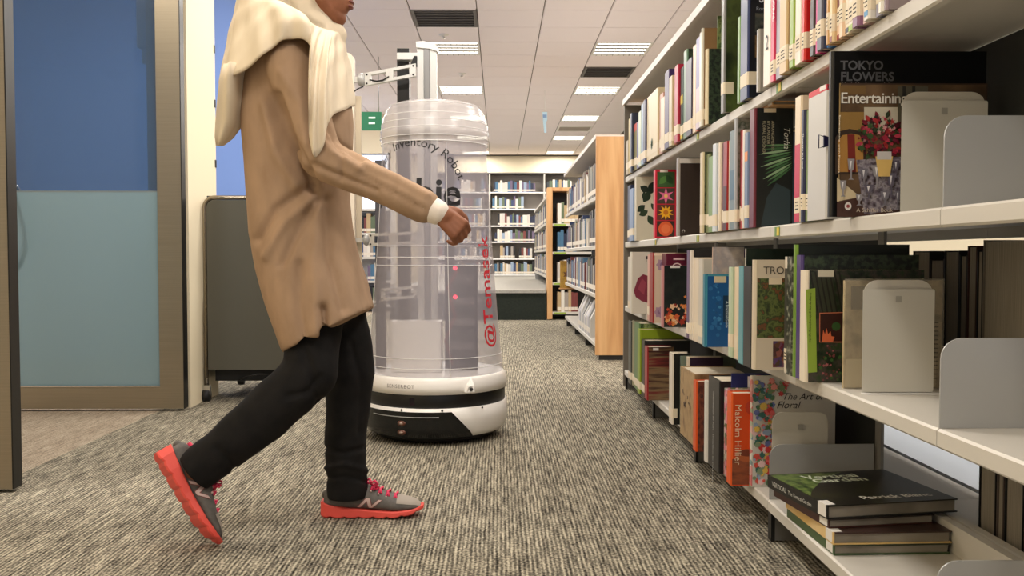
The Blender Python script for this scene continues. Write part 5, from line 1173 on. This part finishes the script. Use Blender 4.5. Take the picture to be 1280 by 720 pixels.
for py, l, r_, dep, yy in ((84, 283, 306, .060, 2.33), (105, 277, 305, .060, 2.335), (130, 273, 304, .050, 2.35), (155, 270, 301, .040, 2.365), (172, 269, 290, .028, 2.375), (182, 270, 279, .012, 2.38)):
    A, B = P(l, py, yy), P(r_, py, yy); c = (A + B) / 2; a_ = (B.x - A.x) / 2
    tl.append([Vector((c.x + a_ * math.cos(2 * PI * k / 40) * (1 + .12 * math.sin(5 * 2 * PI * k / 40)), yy + dep * math.sin(2 * PI * k / 40) * (1 + .18 * math.sin(4 * 2 * PI * k / 40)), c.z)) for k in range(40)])
W(MB().loft(tl), 'scarf_tail', M_scarf, hood, True)
# ---- shoes (toe along +x, near side -y)
M_up = art('noise', [(86, 82, 78), (104, 98, 92)], (60, 60, 60), .7, .1, 4); M_toe = mat((156, 146, 134), .7); M_sole = mat((232, 84, 72), .55); M_pink = mat((226, 58, 96), .6); M_sil = mat((206, 178, 170), .4, .2)
def lerp(tab, x):
    for (x0, v0), (x1, v1) in zip(tab[:-1], tab[1:]):
        if x <= x1: q = (x - x0) / (x1 - x0); q = q * q * (3 - 2 * q) if False else q; return v0 + (v1 - v0) * q
    return tab[-1][1]
def shoe(root_m, lab):
    T = lambda p: root_m @ Vector(p)
    hw = [(-.0, .020), (.012, .030), (.05, .036), (.10, .038), (.15, .042), (.20, .048), (.24, .043), (.262, .030), (.272, .012)]
    zb = [(0, .024), (.1, .022), (.2, .016), (.272, .022)]
    ztp = [(0, .072), (.015, .082), (.06, .088), (.10, .092), (.13, .085), (.17, .068), (.20, .058), (.235, .050), (.258, .042), (.272, .028)]
    u = MB(); rings = []; N_ = 24
    for i in range(22):
        x = .001 + .270 * i / 21; a, z0, z1 = lerp(hw, x), lerp(zb, x), lerp(ztp, x); ring = []
        for k in range(N_):
            q = 2 * PI * k / N_; cy, sz = math.cos(q), math.sin(q); zz = (z0 + z1) / 2 + (z1 - z0) / 2 * math.copysign(abs(sz) ** .8, sz); f = (zz - z0) / (z1 - z0)
            nar = 1 - (.42 if x < .16 else .3) * max(0, f) ** 1.6
            ring.append(T((x, a * math.copysign(abs(cy) ** .7, cy) * nar, zz)))
        rings.append(ring)
    u.loft(rings)
    up = W(u, 'shoe', M_up, pe); up['label'] = lab
    # toe cap overlay
    tc = MB(); rings = []
    for i in range(7):
        x = .205 + .064 * i / 6; a, z0, z1 = lerp(hw, x), lerp(zb, x), lerp(ztp, x); ring = []
        for k in range(17):
            q = PI * (.06 + .88 * k / 16); cy, sz = math.cos(q), math.sin(q); zz = (z0 + z1) / 2 + (z1 - z0) / 2 * abs(sz) ** .8; f = (zz - z0) / (z1 - z0)
            ring.append(T((x, (a + .0014) * math.copysign(abs(cy) ** .7, cy) * (1 - .3 * max(0, f) ** 1.6), zz + .0012)))
        rings.append(ring)
    n = 17; tc.add([p for r in rings for p in r], [(j * n + i, j * n + i + 1, (j + 1) * n + i + 1, (j + 1) * n + i) for j in range(6) for i in range(n - 1)], 0, True)
    W(tc, 'toe_cap', M_toe, up)
    # sole: thick at the heel, rockered at the toe
    st = [(-.008, .003), (.0, .0), (.12, .0), (.2, .002), (.25, .010), (.278, .022)]; sh = [(-.008, .044), (.02, .036), (.08, .028), (.14, .022), (.2, .020), (.25, .025), (.278, .032)]; sw = [(-.008, .018), (.01, .034), (.05, .040), (.12, .040), (.19, .050), (.235, .047), (.262, .034), (.278, .012)]
    s = MB(); rings = []
    for i in range(30):
        x = -.008 + .286 * i / 29; z0, z1, a = lerp(st, x), lerp(sh, x), lerp(sw, x); g = .004 if i % 4 == 3 else 0
        ring = [T((x, y * a, z)) for y, z in ((-.9, z0 + g), (-1, z0 + g + .004), (-.97, z1 - .003), (-.9, z1), (.9, z1), (.97, z1 - .003), (1, z0 + g + .004), (.9, z0 + g))]; rings.append(ring)
    s.loft(rings, smooth=False); W(s, 'sole', M_sole, up)
    # tongue, collar lining, laces, letter N
    W(MB().tube([T(p) for p in ((.012, -.020, .082), (.05, -.024, .089), (.085, -.022, .094), (.10, 0, .097), (.085, .022, .094), (.05, .024, .089), (.012, .020, .082))], .005, 6), 'collar_lining', M_pink, up)
    for i in range(5):
        x = .112 + .021 * i; z = lerp(ztp, x) + .004
        W(MB().tube([T((x, -.024, z - .010)), T((x + .004, -.012, z)), T((x + .008, .012, z)), T((x + .006, .024, z - .010))], .0032, 6), 'lace', M_pink, up)
        W(MB().tube([T((x + .008, -.024, z - .010)), T((x + .004, -.010, z + .001)), T((x - .004, .022, z - .008))], .0030, 6), 'lace', M_pink, up)
        W(MB().ball(T((x, -.0255, z - .012)), .0034, 5), 'eyelet', M_sil, up)
    for q in (0, 1, 2, 3):
        a = -.7 + q * .9; x, z = .116 + .012 * q, .098 - .006 * q
        W(MB().tube([T((x, -.004, z)), T((x + .016 * math.cos(a), -.018, z + .012)), T((x + .026 * math.cos(a), -.026, z + .004)), T((x + .012 * math.cos(a), -.016, z - .002)), T((x, -.004, z))], .003, 6), 'lace_bow', M_pink, up)
    W(MB().ball(T((-.001 + .004, 0, .060)), .012, 6), 'heel_tab', M_up, up)
    # the letter lies on the curved side: take the side surface of the upper
    def side(x, z, off):
        a, z0, z1 = lerp(hw, x), lerp(zb, x), lerp(ztp, x); f = max(0, min(1, (z - z0) / (z1 - z0))); sz = (f - .5) * 2; cy = math.sqrt(max(0, 1 - min(1, abs(sz) ** 1.25) ** 2)); nar = 1 - (.42 if x < .16 else .3) * f ** 1.6
        return T((x, -(a * cy ** .7 * nar + off), z))
    def strip(p, q, wdt, m, name, off):
        vs = []; n = 7
        for i in range(n):
            x = p[0] + (q[0] - p[0]) * i / (n - 1); z = p[1] + (q[1] - p[1]) * i / (n - 1)
            for e in (-1, 1): vs.append(side(x + e * wdt, z, off))
        W(MB().add(vs, [(2 * i, 2 * i + 1, 2 * i + 3, 2 * i + 2) for i in range(n - 1)], 0, True), name, m, up)
    for off, wd, m, nm in ((.0016, .0068, mat((128, 70, 68), .6), 'letter_border'), (.0024, .0046, M_sil, 'letter_n')):  # wider red-brown border strip, then the pale letter over it
        strip((.100, .031), (.126, .058), wd, m, nm, off); strip((.126, .058), (.133, .030), wd, m, nm, off); strip((.133, .030), (.160, .053), wd, m, nm, off)
    return up
fp = onZ(402, 645, 0.0)
m1 = Matrix.Translation((fp.x + .008, 2.575, 0.0015)) @ Matrix.Diagonal((1.03, 1, 1, 1))
shoe(m1, 'flat grey running shoe with coral sole and pink laces')
toe = onZ(264, 691, 0.0)
ang = math.radians(60)
m2 = Matrix.Translation((toe.x, 2.30, 0.0)) @ Matrix.Rotation(ang, 4, 'Y') @ Matrix.Rotation(math.radians(-36), 4, 'X') @ Matrix.Translation((-.270, 0, -.022))
zmin = min((m2 @ Vector((x, 0, z))).z for x in (.25, .278, .272) for z in (.022, .03, .01, .032))
m2 = Matrix.Translation((0, 0, -zmin + .001)) @ m2
shoe(m2, 'heel-up trailing running shoe with coral sole')
